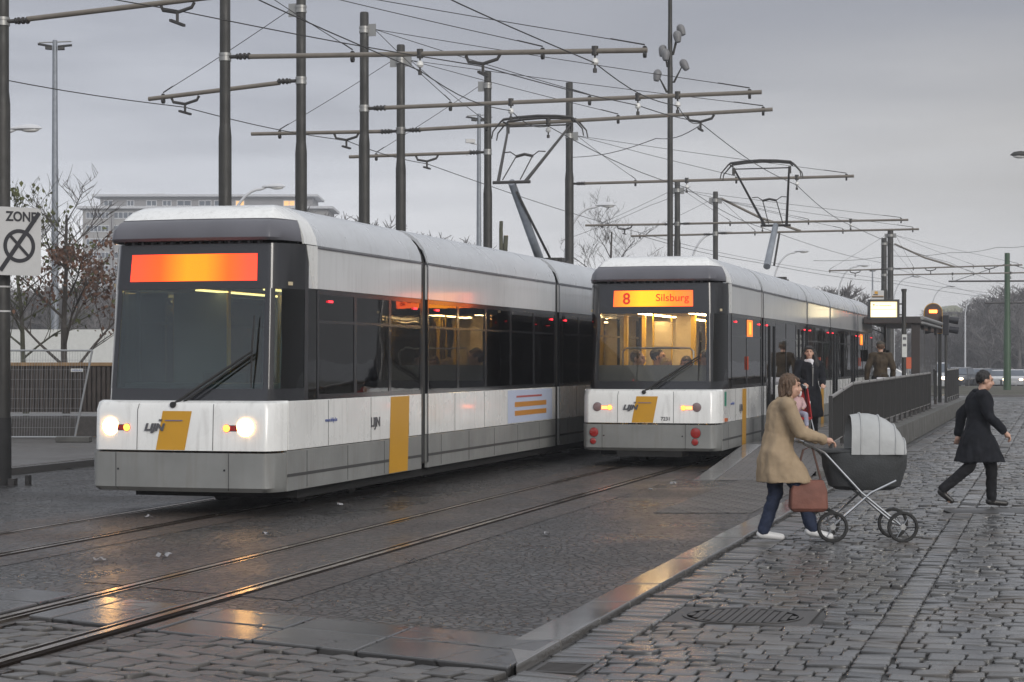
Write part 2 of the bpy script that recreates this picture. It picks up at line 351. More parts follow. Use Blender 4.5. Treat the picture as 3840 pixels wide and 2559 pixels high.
    if joint is not None:
        m3 = n('ShaderNodeMix'); m3.data_type = 'RGBA'; m3.inputs[6].default_value = (.018, .017, .016, 1); l(colr, m3.inputs[7]); l(joint, m3.inputs[0]); colr = m3.outputs[2]
    l(colr, p.inputs['Base Color'])
    rr = n('ShaderNodeMapRange'); rr.inputs[1].default_value = .38; rr.inputs[2].default_value = .62; rr.inputs[3].default_value = r0; rr.inputs[4].default_value = r1
    l(big.outputs[0], rr.inputs[0]); l(rr.outputs[0], p.inputs['Roughness']); p.inputs['Specular IOR Level'].default_value = spec
    b = n('ShaderNodeBump'); b.inputs['Strength'].default_value = bstr; b.inputs['Distance'].default_value = bumpd
    l(hsrc, b.inputs['Height']); l(b.outputs[0], p.inputs['Normal'])
    return m
M['asph'] = wetmat('asphalt_plain', (.035, .035, .036), (.06, .058, .056), 'plain', .35, .65)
M['setts'] = wetmat('worn_setts_asphalt', (.008, .008, .009), (.080, .076, .073), 'setts', .22, .52, sc=1.1, bumpd=.035, bstr=1.0, warm=(.060, .050, .044))
M['track'] = wetmat('track_paving', (.012, .010, .009), (.082, .066, .057), 'setts', .32, .6, sc=1.0, bumpd=.026, warm=(.075, .055, .045))
M['stone'] = wetmat('cobble_stone', (.036, .037, .039), (.125, .124, .122), 'plain', .12, .32, island=True, bumpd=.004, sc=2, warm=(.085, .072, .060))
M['stone2'] = wetmat('rounded_cobble_stone', (.045, .043, .041), (.10, .094, .088), 'plain', .25, .5, island=True, bumpd=.006, sc=2)
M['dirt'] = wetmat('joint_dirt', (.012, .011, .010), (.03, .027, .023), 'plain', .4, .8)
M['slab'] = wetmat('wet_stone_slab', (.040, .040, .041), (.080, .078, .077), 'slab', .15, .30, bumpd=.004, bstr=.4, island=True, sc=1.5)
M['kerb'] = wetmat('kerb_stone', (.075, .072, .07), (.13, .125, .12), 'plain', .07, .19, bumpd=.001, bstr=.3, island=True, sc=1.5)
M['plat'] = wetmat('platform_pavers', (.075, .07, .066), (.135, .125, .118), 'pavers', .4, .65, bumpd=.004)
M['farcob'] = wetmat('far_cobbles', (.055, .055, .055), (.15, .143, .138), 'brick', .20, .42, bumpd=.012)
M['grass'] = wetmat('verge_grass', (.03, .032, .018), (.07, .06, .035), 'plain', .7, .95, sc=.3)
M['paint'] = mat('road_paint', (.42, .42, .41), .45, noise=.25, nscale=3)
M['rail'] = mat('polished_rail', (.42, .36, .30), .22, metal=1, noise=.15, nscale=4, rnoise=.06)
M['groove'] = mat('rail_groove', (.012, .008, .006), .9, spec=.1)

# one ground sheet, falling gently away past the crossing road
g = MB(); ys = [-60, 8, 60, 97, 130, 180, 600, 2500]; zs = [-.13, -.13, -.13, -.13, -.5, -.95, -.95, -.95]
for i in range(len(ys)-1):
    g.add([(-2500, ys[i], zs[i]), (2500, ys[i], zs[i]), (2500, ys[i+1], zs[i+1]), (-2500, ys[i+1], zs[i+1])], [(0, 1, 2, 3)])
tag(g.build('ground', M['asph']), kind='structure')

KC = -3.18                                    # kerb line (c coordinate, edge towards the cobbled street)
B0 = Vector((KC+TAN*11.17, 11.17, 0)); BE = Vector((-.827, .562, 0)); BN = DIR.copy()
def band_low(a): return B0+BE*a
def c_of(X, Y): return X-TAN*Y
def below_band(X, Y): # in front of the diagonal slab band
    d = Vector((X, Y, 0))-B0; return d.x*(-BE.y)+d.y*BE.x > 0   # side test
sgn = below_band(-1, 9)
# tram road: bounded by the diagonal band in front and the kerb on the right
rd = MB()
pl = [B0+DIR*.9, CY(KC-.3, 30), CY(KC-.3, 84), CY(-60, 84), CY(-60, 60), Vector((-40, 38.3, 0)), band_low(34)+DIR*.9]
rd.add([(p.x, p.y, 0) for p in pl], [tuple(range(len(pl)))])
tag(rd.build('tram_road', M['setts']), kind='structure')
def lineY(c, b_off):   # where line c meets the band's upper/lower edge
    # point CY(c,Y) on line B0+DIR*b_off + BE*a
    o = B0+DIR*b_off; A = Matrix(((TAN, -BE.x), (1, -BE.y))); r = A.inverted() @ Vector((o.x-c, o.y)); return r[0]
tp = MB()
for c0, c1 in ((-7.9, -5.75), (-11.6, -9.2)):
    y0, y1 = lineY(c0, 1.15), lineY(c1, 1.15)
    a, b, c_, d = CY(c0, y0+.6), CY(c1, y1+.6), CY(c1, 83), CY(c0, 83)
    tp.add([(p.x, p.y, .004) for p in (a, b, c_, d)], [(0, 1, 2, 3)])
tag(tp.build('track_paving', M['track']), kind='structure')
# rails
for i, (c, lab) in enumerate(((-6.30, 'right-hand rail of the track the standing tram is on'), (-7.38, 'left-hand rail of the track the standing tram is on'),
                 (-9.72, 'right-hand rail under the moving tram'), (-10.92, 'left-hand rail under the moving tram'))):
    rt = thing('tram_rail', 'polished grooved steel '+lab, 'rail', CY(c, 10), 0, 'tram rails')
    inner = 1 if i in (1, 3) else -1        # groove on the inner side of each head
    def strip(a, b, z0, z1, mt, nm):
        q = MB(); pts = [CY(c+a, 4), CY(c+b, 4), CY(c+b, 82), CY(c+a, 82)]
        q.prism([(p.x-rt.location.x, p.y-rt.location.y) for p in pts], z0, z1); q.build(nm, mt, rt)
    s = inner
    strip(*sorted((-.032, .032)), -.1, .010, M['rail'], 'rail_head')
    strip(*sorted((s*.033, s*.086)), -.1, -.002+.0065, M['groove'], 'groove')
    strip(*sorted((-s*.085, -s*.033)), -.1, .0045, M['groove'], 'outer_joint')
    strip(*sorted((s*.087, s*.112)), -.1, .009, M['rail'], 'guard_lip')
rb = MB()
for c in (-6.30, -7.38, -9.72, -10.92):
    P_ = [CY(c-.19, 4), CY(c+.19, 4), CY(c+.19, 22), CY(c-.19, 22)]; rb.prism([(p.x, p.y) for p in P_], -.12, -.012)
tag(rb.build('rail_bed', M['track']), kind='structure')
# diagonal slab band (kerb of flat stones), cut by the rails
rng = random.Random(5)
bandm = MB(); a = .02; railsc = [-6.30, -7.38, -9.72, -10.92]
while a < 14:
    ln = rng.choice([.85, 1.0, 1.15, .55]); a2 = a+ln
    for q0, q1 in ((0, rng.choice([.55, .62])),):
        for lo, hi in ((0, q1-.012), (q1+.012, 1.13)):
            pts = [band_low(a+.012)+DIR*lo, band_low(a2-.012)+DIR*lo, band_low(a2-.012)+DIR*hi, band_low(a+.012)+DIR*hi]
            cc = [c_of(p.x, p.y) for p in pts]
            if any(min(cc)-.0 < rc+.12 and max(cc) > rc-.12 for rc in railsc):
                # shorten to leave the rail free
                rc = [r for r in railsc if min(cc) < r+.12 and max(cc) > r-.12][0]
                ac = lambda p: p
                # split into the two sides of the rail
                kx = (c_of(*(band_low(1)).xy)-c_of(*band_low(0).xy))
                ar = (rc-c_of(*B0.xy))/kx
                for s0, s1 in ((a+.012, ar-.15/abs(kx)), (ar+.15/abs(kx), a2-.012)):
                    if s1-s0 > .05:
                        pp = [band_low(s0)+DIR*lo, band_low(s1)+DIR*lo, band_low(s1)+DIR*hi, band_low(s0)+DIR*hi]
                        dz = rng.uniform(-.004, .004); bandm.prism([(p.x, p.y) for p in pp], -.1, .006+dz)
            else:
                dz = rng.uniform(-.005, .005); bandm.prism([(p.x, p.y) for p in pts], -.1, .006+dz)
    a = a2
o = bandm.build('stone_slab_band', M['slab'], bevel=.012); tag(o, kind='structure')
# kerb slabs along the cobbled street
kb = MB(); Y = 11.25
while Y < 31:
    ln = rng.uniform(.9, 1.15); y2 = min(Y+ln, 31.2); dz = rng.uniform(-.004, .004)
    pp = [CY(KC-.31, Y+.01), CY(KC, Y+.01), CY(KC, y2-.008), CY(KC-.31, y2-.008)]
    if Y < 12.3: pp[0] = CY(KC-.31, max(Y, 12.15)); 
    kb.prism([(p.x, p.y) for p in pp], -.12, .008+dz); Y = y2
o = kb.build('kerb', M['kerb'], bevel=.012); tag(o, kind='structure')
kb2 = MB()      # low joint strip behind the kerb
# ------------------------------------------------------------------ cobbles as real stones
def stones(name, cells, m, ztop, dome=.004, gap=.0065, round_=.07):
    """cells: list of 4 corner (x,y); builds domed stones"""
    nC = len(cells); rngn = np.random.default_rng(3)
    P = np.array(cells)                         # n,4,2
    cen = P.mean(1, keepdims=True)
    k = 12
    # parametric ring of 12 points on the quad: corners cut by round_
    base = []
    for e in range(4):
        for t in (round_, .5, 1-round_): base.append((e, t))
    ring = np.stack([P[:, e]*(1-t)+P[:, (e+1) % 4]*t for e, t in base], 1)   # n,12,2
    def sh(s, jit): 
        r = cen+(ring-cen)*s
        return r+rngn.normal(0, jit, r.shape)
    size = np.linalg.norm(P[:, 1]-P[:, 0], axis=1).clip(.05)
    s0 = (1-gap*2/size)[:, None, None]
    jj = rngn.normal(0, .0035, ring.shape)
    tilt = rngn.normal(0, .028, (nC, 2)); hz = rngn.normal(0, .0055, nC)
    V = []
    for s, z in ((1.0, -.05), (1.0, -.009), (.98, -.0015), (.84, 0), (.35, dome*.35)):
        r = cen+(ring-cen)*(s0*s)+jj*s
        zz = ztop+z+hz[:, None]+((r-cen)*tilt[:, None, :]).sum(2)*(1 if z > -.03 else 0)
        V.append(np.concatenate([r, zz[..., None]], 2))
    V = np.stack(V, 1)                           # n,5,12,3
    L_ = V.shape[1]
    verts = V.reshape(-1, 3); idx = np.arange(nC)[:, None]*(L_*k)
    fl = []
    for l_ in range(L_-1):
        for q in range(k):
            fl.append((l_*k+q, l_*k+(q+1) % k, (l_+1)*k+(q+1) % k, (l_+1)*k+q))
    fl = np.array(fl); quads = (idx[:, :, None]+fl[None]).reshape(-1, 4)
    ng = (idx+(np.arange(k)+(L_-1)*k)[None])
    me = bpy.data.meshes.new(name)
    nl = quads.size+ng.size
    me.vertices.add(len(verts)); me.vertices.foreach_set('co', verts.ravel())
    me.loops.add(nl); me.loops.foreach_set('vertex_index', np.concatenate([quads.ravel(), ng.ravel()]))
    me.polygons.add(len(quads)+nC)
    ls = np.concatenate([np.arange(len(quads))*4, quads.size+np.arange(nC)*k]); me.polygons.foreach_set('loop_start', ls)
    me.update(calc_edges=True); me.validate(); me.shade_smooth()
    me.materials.append(m); o = bpy.data.objects.new(name, me); col.objects.link(o); return o
def rows(cL, cR, Y0, Y1, ln, dp, lj=.25, single=False, bend=.02):
    out = []; v0, v1 = Y0/CS, Y1/CS; v = v0; uL, uR = cL*CS, cR*CS
    ph = rng.random()*6
    while v < v1:
        d = dp*rng.uniform(.8, 1.2); u = uL+(0 if single else -rng.random()*ln)
        while u < uR-.03:
            l_ = (uR-uL) if single else ln*rng.uniform(1-lj, 1+lj)
            ua, ub = max(u, uL), min(u+l_, uR)
            if uR-ub < .07: ub = uR
            if ub-ua > .05:
                wv = lambda uu: bend*math.sin(uu*1.7+ph+v*.4)+rng.uniform(-.006, .006)
                p = [(ua, v+wv(ua)), (ub, v+wv(ub)), (ub, v+d+wv(ub)), (ua, v+d+wv(ua))]
                out.append([tuple(UV(*q).xy) for q in p])
            if ub >= uR: break
            u += l_
        v += d
    return out
cells = []
cells += rows(KC+.02, -2.80, 9.6, 84, .40, .15, single=True, bend=.004)
cells += rows(-2.80, -1.25, 9.4, 84, .180, .185)
cells += rows(-1.25, -1.02, 9.2, 84, .2, .16, single=True, bend=.005)
cells += rows(-1.02, 1.6, 9.0, 84, .195, .195)
# leave room for the inspection cover
MH = gr(2785, 2293); MHc = c_of(MH.x, MH.y)
def keep(cell):
    x = sum(p[0] for p in cell)/4; y = sum(p[1] for p in cell)/4
    if abs((c_of(x, y)-MHc)*CS) < .50 and abs((Vector((x, y, 0))-MH).dot(DIR)) < .42: return False
    g2 = gr(2105, 2478)
    if abs((c_of(x, y)-c_of(g2.x, g2.y))*CS) < .16 and abs((Vector((x, y, 0))-g2).dot(DIR)) < .2: return False
    g3 = gr(3760, 1905)
    if abs(y-g3.y) < .42 and x > g3.x-.75: return False
    return True
cells = [c for c in cells if keep(c)]
o = stones('cobbled_street', cells, M['stone'], -.032); tag(o, kind='structure')
far = MB(); pts = [CY(KC, 83.9), CY(60, 83.9), CY(60, 20), CY(1.6, 9), CY(1.6, 83.9)]
fq = [CY(1.6, 8), CY(40, 8), CY(40, 84), CY(1.6, 84)]
far.add([(p.x, p.y, -.037) for p in fq], [(0, 1, 2, 3)]); tag(far.build('cobbled_street_beyond', M['farcob']), kind='structure')
bd = MB(); fq = [CY(KC, 6), CY(1.65, 6), CY(1.65, 84), CY(KC, 84)]
bd.add([(p.x, p.y, -.052) for p in fq], [(0, 1, 2, 3)])
fq = [Vector((-9, 17.5, 0)), Vector((-9, 6, 0)), CY(KC-.0, 6), B0+Vector((0, 0, 0))]
bd.add([(p.x, p.y, -.048) for p in fq], [(0, 1, 2, 3)])
tag(bd.build('paving_bed', M['dirt']), kind='structure')
# rounded cobbles in front of the band
cc = []; e = -BE; nrm = Vector((BE.y, -BE.x, 0));  nrm = nrm if nrm.y < 0 else -nrm
b = .03
while b < 4.2:
    d = .17*rng.uniform(.88, 1.12); a = -3+rng.random()*.2; off = .03
    while a < 12:
        l_ = .21*rng.uniform(.8, 1.2)
        def pt(aa, bb): 
            q = B0+BE*aa+nrm*(bb+.03*math.sin(aa*1.9+bb)+rng.uniform(-.008, .008)); return q
        q = [pt(a, b), pt(a+l_, b), pt(a+l_, b+d), pt(a, b+d)]
        cen = sum(q, Vector())/4; cq = c_of(cen.x, cen.y)
        if cq < KC-.08 and all(abs(cq-r) > .17 for r in railsc) and cen.y > 8.5:
            cc.append([tuple(p.xy) for p in q])
        elif any(abs(cq-r) <= .17 for r in railsc):
            pass
        a += l_
    b += d
o = stones('cobbled_crossing', cc, M['stone2'], -.012, dome=.009, gap=.008, round_=.11); tag(o, kind='structure')

# inspection cover
t = thing('inspection_cover', 'square cast iron inspection cover with round lid in the cobbles', 'manhole cover', (MH.x, MH.y, -.036), -TH)
q = MB(); q.box((-.50, -.42, -.03), (.50, .42, .0)); q.build('frame', M['iron'], t)
q = MB(); q.lathe([(.43, -.01), (.43, .008), (.415, .010), (.40, .004)], 48); q.build('rim', M['iron'], t, smooth=True)
q = MB(); q.lathe([(.398, -.01), (.398, .004)], 48)
for i in range(-7, 8):
    for j in range(-7, 8):
        x, y = i*.052+(j % 2)*.0, j*.052
        if x*x+y*y < .37**2: q.box((x-.022, y-.023, .004), (x+.022, y+.023, .006))
q.build('lid', M['iron'], t)
g2 = gr(2105, 2478)
t = thing('drain_grate', 'small slotted iron drain grate beside the kerb corner', 'drain', (g2.x, g2.y, -.040), -TH)
q = MB()
q.box((-.15, -.19, -.03), (-.12, .19, 0)); q.box((.12, -.19, -.03), (.15, .19, 0)); q.box((-.12, -.19, -.03), (.12, -.16, 0)); q.box((-.12, .16, -.03), (.12, .19, 0)); q.build('frame', M['iron'], t)
q = MB()
for i in range(7): q.box((-.12, -.14+i*.043, -.03), (.12, -.122+i*.043, -.002))
q.build('bars', M['iron'], t)
g3 = gr(3760, 1905)
q = MB(); q.box((-.7, -.38, 0), (1.6, .38, .006)); o = q.build('asphalt_patch', M['asph'], loc=(g3.x, g3.y, -.040)); tag(o, kind='structure')

# ------------------------------------------------------------------ platform beside the standing tram
PH = .33
def zr(Y): return max(0.0, min(PH, (Y-28.6)/(33.2-28.6)*PH))
pf = MB(); Ys = [28.6, 29.8, 31, 32.2, 33.2, 40, 60, 78]
for i in range(len(Ys)-1):
    ya, yb = Ys[i], Ys[i+1]
    A = [CY(-5.12, ya, zr(ya)+.006), CY(-3.75, ya, zr(ya)+.006), CY(-3.75, yb, zr(yb)+.006), CY(-5.12, yb, zr(yb)+.006)]
    pf.add(A, [(0, 1, 2, 3)])
pf.add([CY(-5.12, 78, -.1), CY(-3.75, 78, -.1), CY(-3.75, 78, PH+.006), CY(-5.12, 78, PH+.006)], [(0, 1, 2, 3)])
tag(pf.build('platform_pavement', M['plat']), kind='structure')
pe = MB()
for i in range(len(Ys)-1):
    ya, yb = Ys[i], Ys[i+1]; n_ = max(1, int((yb-ya)/1.0))
    for k in range(n_):
        y0, y1 = ya+(yb-ya)*k/n_+.006, ya+(yb-ya)*(k+1)/n_-.006
        for c0, c1 in ((-5.45, -5.125),):
            P_ = [CY(c0, y0), CY(c1, y0), CY(c1, y1), CY(c0, y1)]; Z = [zr(y0), zr(y0), zr(y1), zr(y1)]
            pe.add([(p.x, p.y, -.1) for p in P_]+[(p.x, p.y, z+.012) for p, z in zip(P_, Z)], [(3,2,1,0),(4,5,6,7),(0,1,5,4),(1,2,6,5),(2,3,7,6),(3,0,4,7)])
tag(pe.build('platform_edge', M['kerb'], bevel=.01), kind='structure')
pw = MB(); Y = 29.6
while Y < 78:
    y2 = min(Y+1.0, 78); P_ = [CY(-3.745, Y+.005), CY(-3.45, Y+.005), CY(-3.45, y2-.005), CY(-3.745, y2-.005)]; Z = [zr(Y), zr(Y), zr(y2), zr(y2)]
    pw.add([(p.x, p.y, -.12) for p in P_]+[(p.x, p.y, z+.02) for p, z in zip(P_, Z)], [(3,2,1,0),(4,5,6,7),(0,1,5,4),(1,2,6,5),(2,3,7,6),(3,0,4,7)]); Y = y2
o = pw.build('platform_wall', M['conc'], bevel=.008); tag(o, 'low concrete retaining wall under the platform railing', 'wall')
# ribbed tactile apron at the foot of the ramp
ap = MB()
for k in range(60):
    y0 = 22.5+k*.125; a_, b_ = CY(-4.6+max(0, (26-y0))*.0, y0), CY(-3.55, y0)
    ap.slab([CY(-4.75, y0, .003), CY(-3.6, y0, .003), CY(-3.6, y0+.07, .003), CY(-4.75, y0+.07, .003)], (0, 0, 1), .008)
tag(ap.build('ribbed_paving', M['plat']), kind='structure')
# far crossing road, paint line, verge
q = MB(); q.add([(-80, 84, -.07), (160, 84, -.07), (160, 97, -.07), (-80, 97, -.07)], [(0, 1, 2, 3)]); tag(q.build('crossing_road', M['asph']), kind='structure')
q = MB(); q.add([(12, 91.2, -.064), (60, 89.5, -.064), (60, 89.9, -.064), (12, 91.6, -.064)], [(0, 1, 2, 3)])
q.add([(18, 86.2, -.064), (60, 85, -.064), (60, 85.25, -.064), (18, 86.45, -.064)], [(0, 1, 2, 3)])
tag(q.build('road_marking', M['paint']), kind='structure')
q = MB(); q.box((-20, 97, -.3), (160, 97.4, .02)); tag(q.build('far_kerb', M['kerb']), kind='structure')
q = MB(); q.add([(-20, 97.4, 0), (160, 97.4, 0), (160, 125, .1), (-20, 125, .1), (160, 130, -.3), (-20, 130, -.3)], [(0, 1, 2, 3), (3, 2, 4, 5)]); tag(q.build('verge', M['grass']), kind='structure')
q = MB(); q.add([(-30, 140, -.55), (260, 140, -.55), (260, 240, -.9), (-30, 240, -.9)], [(0, 1, 2, 3)])
# left pavement beyond the moving tram's track
lp = MB(); P_ = [CY(-40, 20), CY(-16.6, 24), CY(-16.6, 80), CY(-40, 80)]
lp.prism([(p.x, p.y) for p in P_], -.1, .10); tag(lp.build('left_pavement', M['plat']), kind='structure')
lk = MB(); P_ = [CY(-16.59, 24), CY(-16.35, 24), CY(-16.35, 80), CY(-16.59, 80)]
lk.prism([(p.x, p.y) for p in P_], -.1, .115); tag(lk.build('left_kerb', M['kerb'], bevel=.01), kind='structure')
# ================================================================== TRAMS
W2 = 1.19
ROOFP = [(1.19, 3.11), (1.175, 3.20), (1.12, 3.32), (1.03, 3.43), (.92, 3.51), (.80, 3.56), (.5, 3.585)]
def roof_x(z):
    for (xa, za), (xb, zb) in zip(ROOFP, ROOFP[1:]):
        if z <= zb: return xb+(xa-xb)*max(0, (zb-z))/(zb-za) if z > za else xa
    return .5
def outline(s, yf, hwf, xs, ys, yend, bow):
    """s in [-1,1] around the nose: |s|<.7 front face, .7-.9 corner, .9-1 straight side"""
    sg = 1 if s >= 0 else -1; a = abs(s)
    if a <= .7:
        x = hwf*a/.7; y = yf+bow*(x/hwf)**2
    elif a <= .9:
        t = (a-.7)/.2; p0 = (hwf, yf+bow); p1 = (hwf+(xs-hwf)*.72, yf+bow+(ys-yf)*.18); p2 = (xs, ys)
        x = (1-t)**2*p0[0]+2*t*(1-t)*p1[0]+t*t*p2[0]; y = (1-t)**2*p0[1]+2*t*(1-t)*p1[1]+t*t*p2[1]
    else:
        t = (a-.9)/.1; x = xs; y = ys+(yend-ys)*t
    return sg*x, y
def lerp_levels(levels, z):
    for A, B in zip(levels, levels[1:]):
        if z <= B[0]:
            t = max(0, (z-A[0])/(B[0]-A[0])); return [A[i]+(B[i]-A[i])*t for i in range(1, 6)]
    return levels[-1][1:]
# level: z, yf, hwf, xs, ys, bow
BUMP = [(.28, .08, 1.02, 1.16, .42, .05), (.33, .02, 1.06, 1.185, .40, .05), (.72, .02, 1.06, 1.19, .40, .05)]
NOSE = [(.745, .05, 1.04, 1.19, .42, .05), (1.20, .07, 1.04, 1.19, .44, .05), (1.28, .10, 1.02, 1.185, .46, .05), (1.305, .15, .99, 1.17, .5, .05)]
MASK = [(1.29, .27, .99, 1.185, .95, .05), (2.60, .40, .96, 1.185, .98, .05), (3.10, .46, .94, 1.185, 1.0, .05)]
VIS = [(3.13, .34, .98, 1.17, .92, .05), (3.16, .31, .985, 1.17, .9, .05), (3.26, .32, .975, 1.15, .92, .06), (3.35, .40, .95, 1.10, .98, .07), (3.385, .47, .93, 1.07, 1.02, .08)]
CAP = [(3.385, .46, .94, 1.075, 1.02, .08), (3.43, .52, .93, 1.03, 1.08, .08), (3.50, .64, .90, .93, 1.14, .08), (3.55, .80, .84, .85, 1.2, .06), (3.58, 1.05, .74, .75, 1.25, .04), (3.592, 1.34, .5, .55, 1.36, 0)]
def srf(levels, s, z, off=0, yend=1.35):
    yf, hwf, xs, ys, bow = lerp_levels(levels, z)
    x, y = outline(s, yf, hwf, xs, ys, yend, bow)
    if off:
        x2, y2 = outline(s+.002, yf, hwf, xs, ys, yend, bow); x1, y1 = outline(s-.002, yf, hwf, xs, ys, yend, bow)
        d = Vector((x2-x1, y2-y1)); 
        if d.length > 1e-7:
            d.normalize(); x += d.y*off; y -= d.x*off
    return Vector((x, y, z))
def patch(mb, levels, s0, s1, z0, z1, off=0, thick=.03, ns=None, zs=None, yend=1.35):
    ns = ns or max(2, int(abs(s1-s0)*24)); 
    zz = zs or sorted({z0, z1} | {l[0] for l in levels if z0 < l[0] < z1})
    ss = sorted({s0+(s1-s0)*i/ns for i in range(ns+1)} | {q for q in (-.9, -.7, .7, .9) if s0 < q < s1})
    n = len(ss); vs = []; fs = []
    for side in (off, off-thick):
        for z in zz:
            for s in ss: vs.append(srf(levels, s, z, side, yend))
    m = len(zz); q = n*m
    for i in range(m-1):
        for k in range(n-1):
            a = i*n+k; fs.append((a, a+1, a+n+1, a+n)); fs.append((q+a+n, q+a+n+1, q+a+1, q+a))
    for k in range(n-1): fs.append((q+k, q+k+1, k+1, k)); a = (m-1)*n; fs.append((a+k, a+k+1, q+a+k+1, q+a+k))
    for i in range(m-1): a = i*n; fs.append((a, a+n, q+a+n, q+a)); a += n-1; fs.append((q+a, q+a+n, a+n, a))
    mb.add(vs, fs)
def s_of_x(x, hwf): return .7*x/hwf
def disc(mb, x, z, r, levels, off, thick=.02, n=20, sx=1):
    hw = lerp_levels(levels, z)[1]; c = srf(levels, s_of_x(x, hw), z, off)
    mb.tube([c+Vector((0, thick, 0)), c, c+Vector((0, -.004, 0))], [r, r, r*.85], n)

def make_tram(label, loc, arts, right_doors, front, L_):
    t = thing('tram', label, 'tram', loc, -TH)
    inner_light = M['intlight_dim'] if front else M['intlight']
    # ---- nose end
    q = MB(); patch(q, BUMP, -.9, .9, .28, .72, thick=.05, ns=40); bp = q.build('bumper', M['skirt'], t, smooth=True)
    for x in (-.79, .63):
        q = MB(); s = s_of_x(x, 1.06); patch(q, BUMP, s-.003, s+.003, .30, .72, off=.0025, thick=.004, ns=2); q.build('seam', M['seam'], bp)
    for x, z in ((-.76, .53), (.58, .53)):
        q = MB(); disc(q, x, z, .013, BUMP, .003, .01, 10); q.build('tow_hole', M['black'], bp)
    q = MB(); patch(q, NOSE, -.9, .9, .745, 1.305, thick=.22, ns=44); npn = q.build('nose_panel', M['white'], t, smooth=True)
    for x in (-.53, .425):
        q = MB(); s = s_of_x(x, 1.04); patch(q, NOSE, s-.0025, s+.0025, .75, 1.27, off=.0025, thick=.004, ns=2); q.build('seam', M['seam'], npn)
    # slanted yellow livery stripe
    q = MB(); zt, zb = 1.19, .75; n = 6; vs = []
    for i in range(n+1):
        z = zb+(zt-zb)*i/n; xo = -.285+(.08)*(i/n)
        for x in (xo, xo+.365): vs.append(srf(NOSE, s_of_x(x, 1.04), z, .003))
    vs2 = [v+Vector((0, .004, 0)) for v in vs]; m_ = len(vs)
    fs = [(2*i, 2*i+1, 2*i+3, 2*i+2) for i in range(n)]+[(m_+2*i+2, m_+2*i+3, m_+2*i+1, m_+2*i) for i in range(n)]
    q.add(vs+vs2, fs); q.build('livery_stripe', M['yellow'], npn)
    yN = .055
    text('lettering', 'LIJN', .078, M['letter'], npn, (-.43, yN-.006, .97), (R(90), 0, 0), bold=.006, sx=1.25, shear=.25)
    text('lettering', 'DE', .022, M['letter'], npn, (-.25, yN, 1.075), (R(90), 0, 0), bold=.002, shear=.25)
    q = MB(); q.box((-.17, yN-.004, 1.078), (.05, yN, 1.088)); q.build('lettering_line', M['blue'], npn)
    text('fleet_number', '7231' if not front else '', .06, M['letter'], npn, (.21, yN-.004, .79), (R(90), 0, 0), bold=.001) if not front else None
    for sgn_, xc, xi in ((-1, -.88, -.665), (1, .81, .59)):
        q = MB()
        s0, s1 = sorted((s_of_x(xc, 1.04), s_of_x(xi, 1.04))); patch(q, NOSE, s0, s1, .965, 1.035, off=.002, thick=.01, ns=4); disc(q, xc, 1.01, .078, NOSE, .003, .012); disc(q, xi, 1.0, .046, NOSE, .003, .012)
        hl = q.build('lamp_recess', M['visor'], t)
        q = MB(); disc(q, xc, 1.01, .072 if not front else .10, NOSE, .012, .012, 24); q.build('headlight', M['headlit'] if front else M['lens'], hl, smooth=True)
        q = MB(); xm = (xc+xi)/2; patch(q, NOSE, *sorted((s_of_x(xm+.04*sgn_, 1.04), s_of_x(xi, 1.04))), .972, 1.028, off=.006, thick=.01, ns=4); q.build('red_lens', M['redlit'] if not front else M['redlens'], hl)
        q = MB(); disc(q, xi, 1.0, .040, NOSE, .012, .012, 18); q.build('indicator', M['orlit'], hl, smooth=True)
    for x, z, r in () if front else ((-.93, .585, .075), (-.945, .435, .05), (.80, .585, .083), (.79, .435, .055)):
        q = MB(); disc(q, x, z, r+.008, BUMP, .004, .012, 24); lr = q.build('tail_lamp', M['seam'], t, smooth=True)
        q = MB(); disc(q, x, z, r, BUMP, .010, .012, 24); q.build('lens', M['redlens'], lr, smooth=True)
    # ---- windscreen mask
    q = MB(); patch(q, MASK, -.9, .9, 1.29, 1.44, ns=40); q.build('windscreen_sill', M['black'], t, smooth=True)
    q = MB(); patch(q, MASK, -.9, .9, 2.58, 3.10, ns=40); hd = q.build('windscreen_header', M['black'], t, smooth=True)
    for sg in (-1, 1):
        q = MB(); patch(q, MASK, *sorted((sg*.66, sg*.735)), 1.44, 2.58, ns=3); q.build('windscreen_pillar', M['black'], t, smooth=True)
        q = MB(); patch(q, MASK, *sorted((sg*.735, sg*.9)), 1.44, 2.58, off=-.006, thick=.006, ns=8); q.build('corner_window', M['glass_dark'] if not front else M['glass_front'], t, smooth=True)
        q = MB(); patch(q, MASK, *sorted((sg*.9, sg*.93)), 1.29, 3.10, ns=2); q.build('corner_pillar', M['black'], t, smooth=True)
        q = MB(); patch(q, MASK, *sorted((sg*.93, sg*1.0)), 1.31, 2.60, off=-.004, thick=.006, ns=2); q.build('corner_side_window', M['glass_dark'], t)
        q = MB(); patch(q, MASK, *sorted((sg*.93, sg*1.0)), 2.60, 3.09, off=-.004, thick=.02, ns=2); q.build('corner_side_panel', M['whiteup'], t)
        # white wedge between visor and side
        q = MB(); patch(q, [(3.11, .3, .98, 1.19, .95, 0), (3.20, .3, .98, 1.175, .95, 0), (3.32, .3, .98, 1.12, .98, 0), (3.385, .3, .94, 1.075, 1.02, 0)], *sorted((sg*.9, sg*1.0)), 3.11, 3.385, ns=3); q.build('roof_wedge', M['white'], t, smooth=True)
        # white diagonal side panel beside the header
        q = MB(); q.slab([(sg*1.192, 1.02, 3.10), (sg*1.192, 1.36, 3.10), (sg*1.192, 1.36, 2.60), (sg*1.192, 1.22, 2.60)], (-sg, 0, 0), .02); q.build('side_wedge', M['white'], t)
    q = MB(); patch(q, MASK, -.66, .66, 1.44, 2.58, off=-.006, thick=.006, ns=20); q.build('windscreen', M['glass_clear'] if not front else M['glass_front'], t, smooth=True)
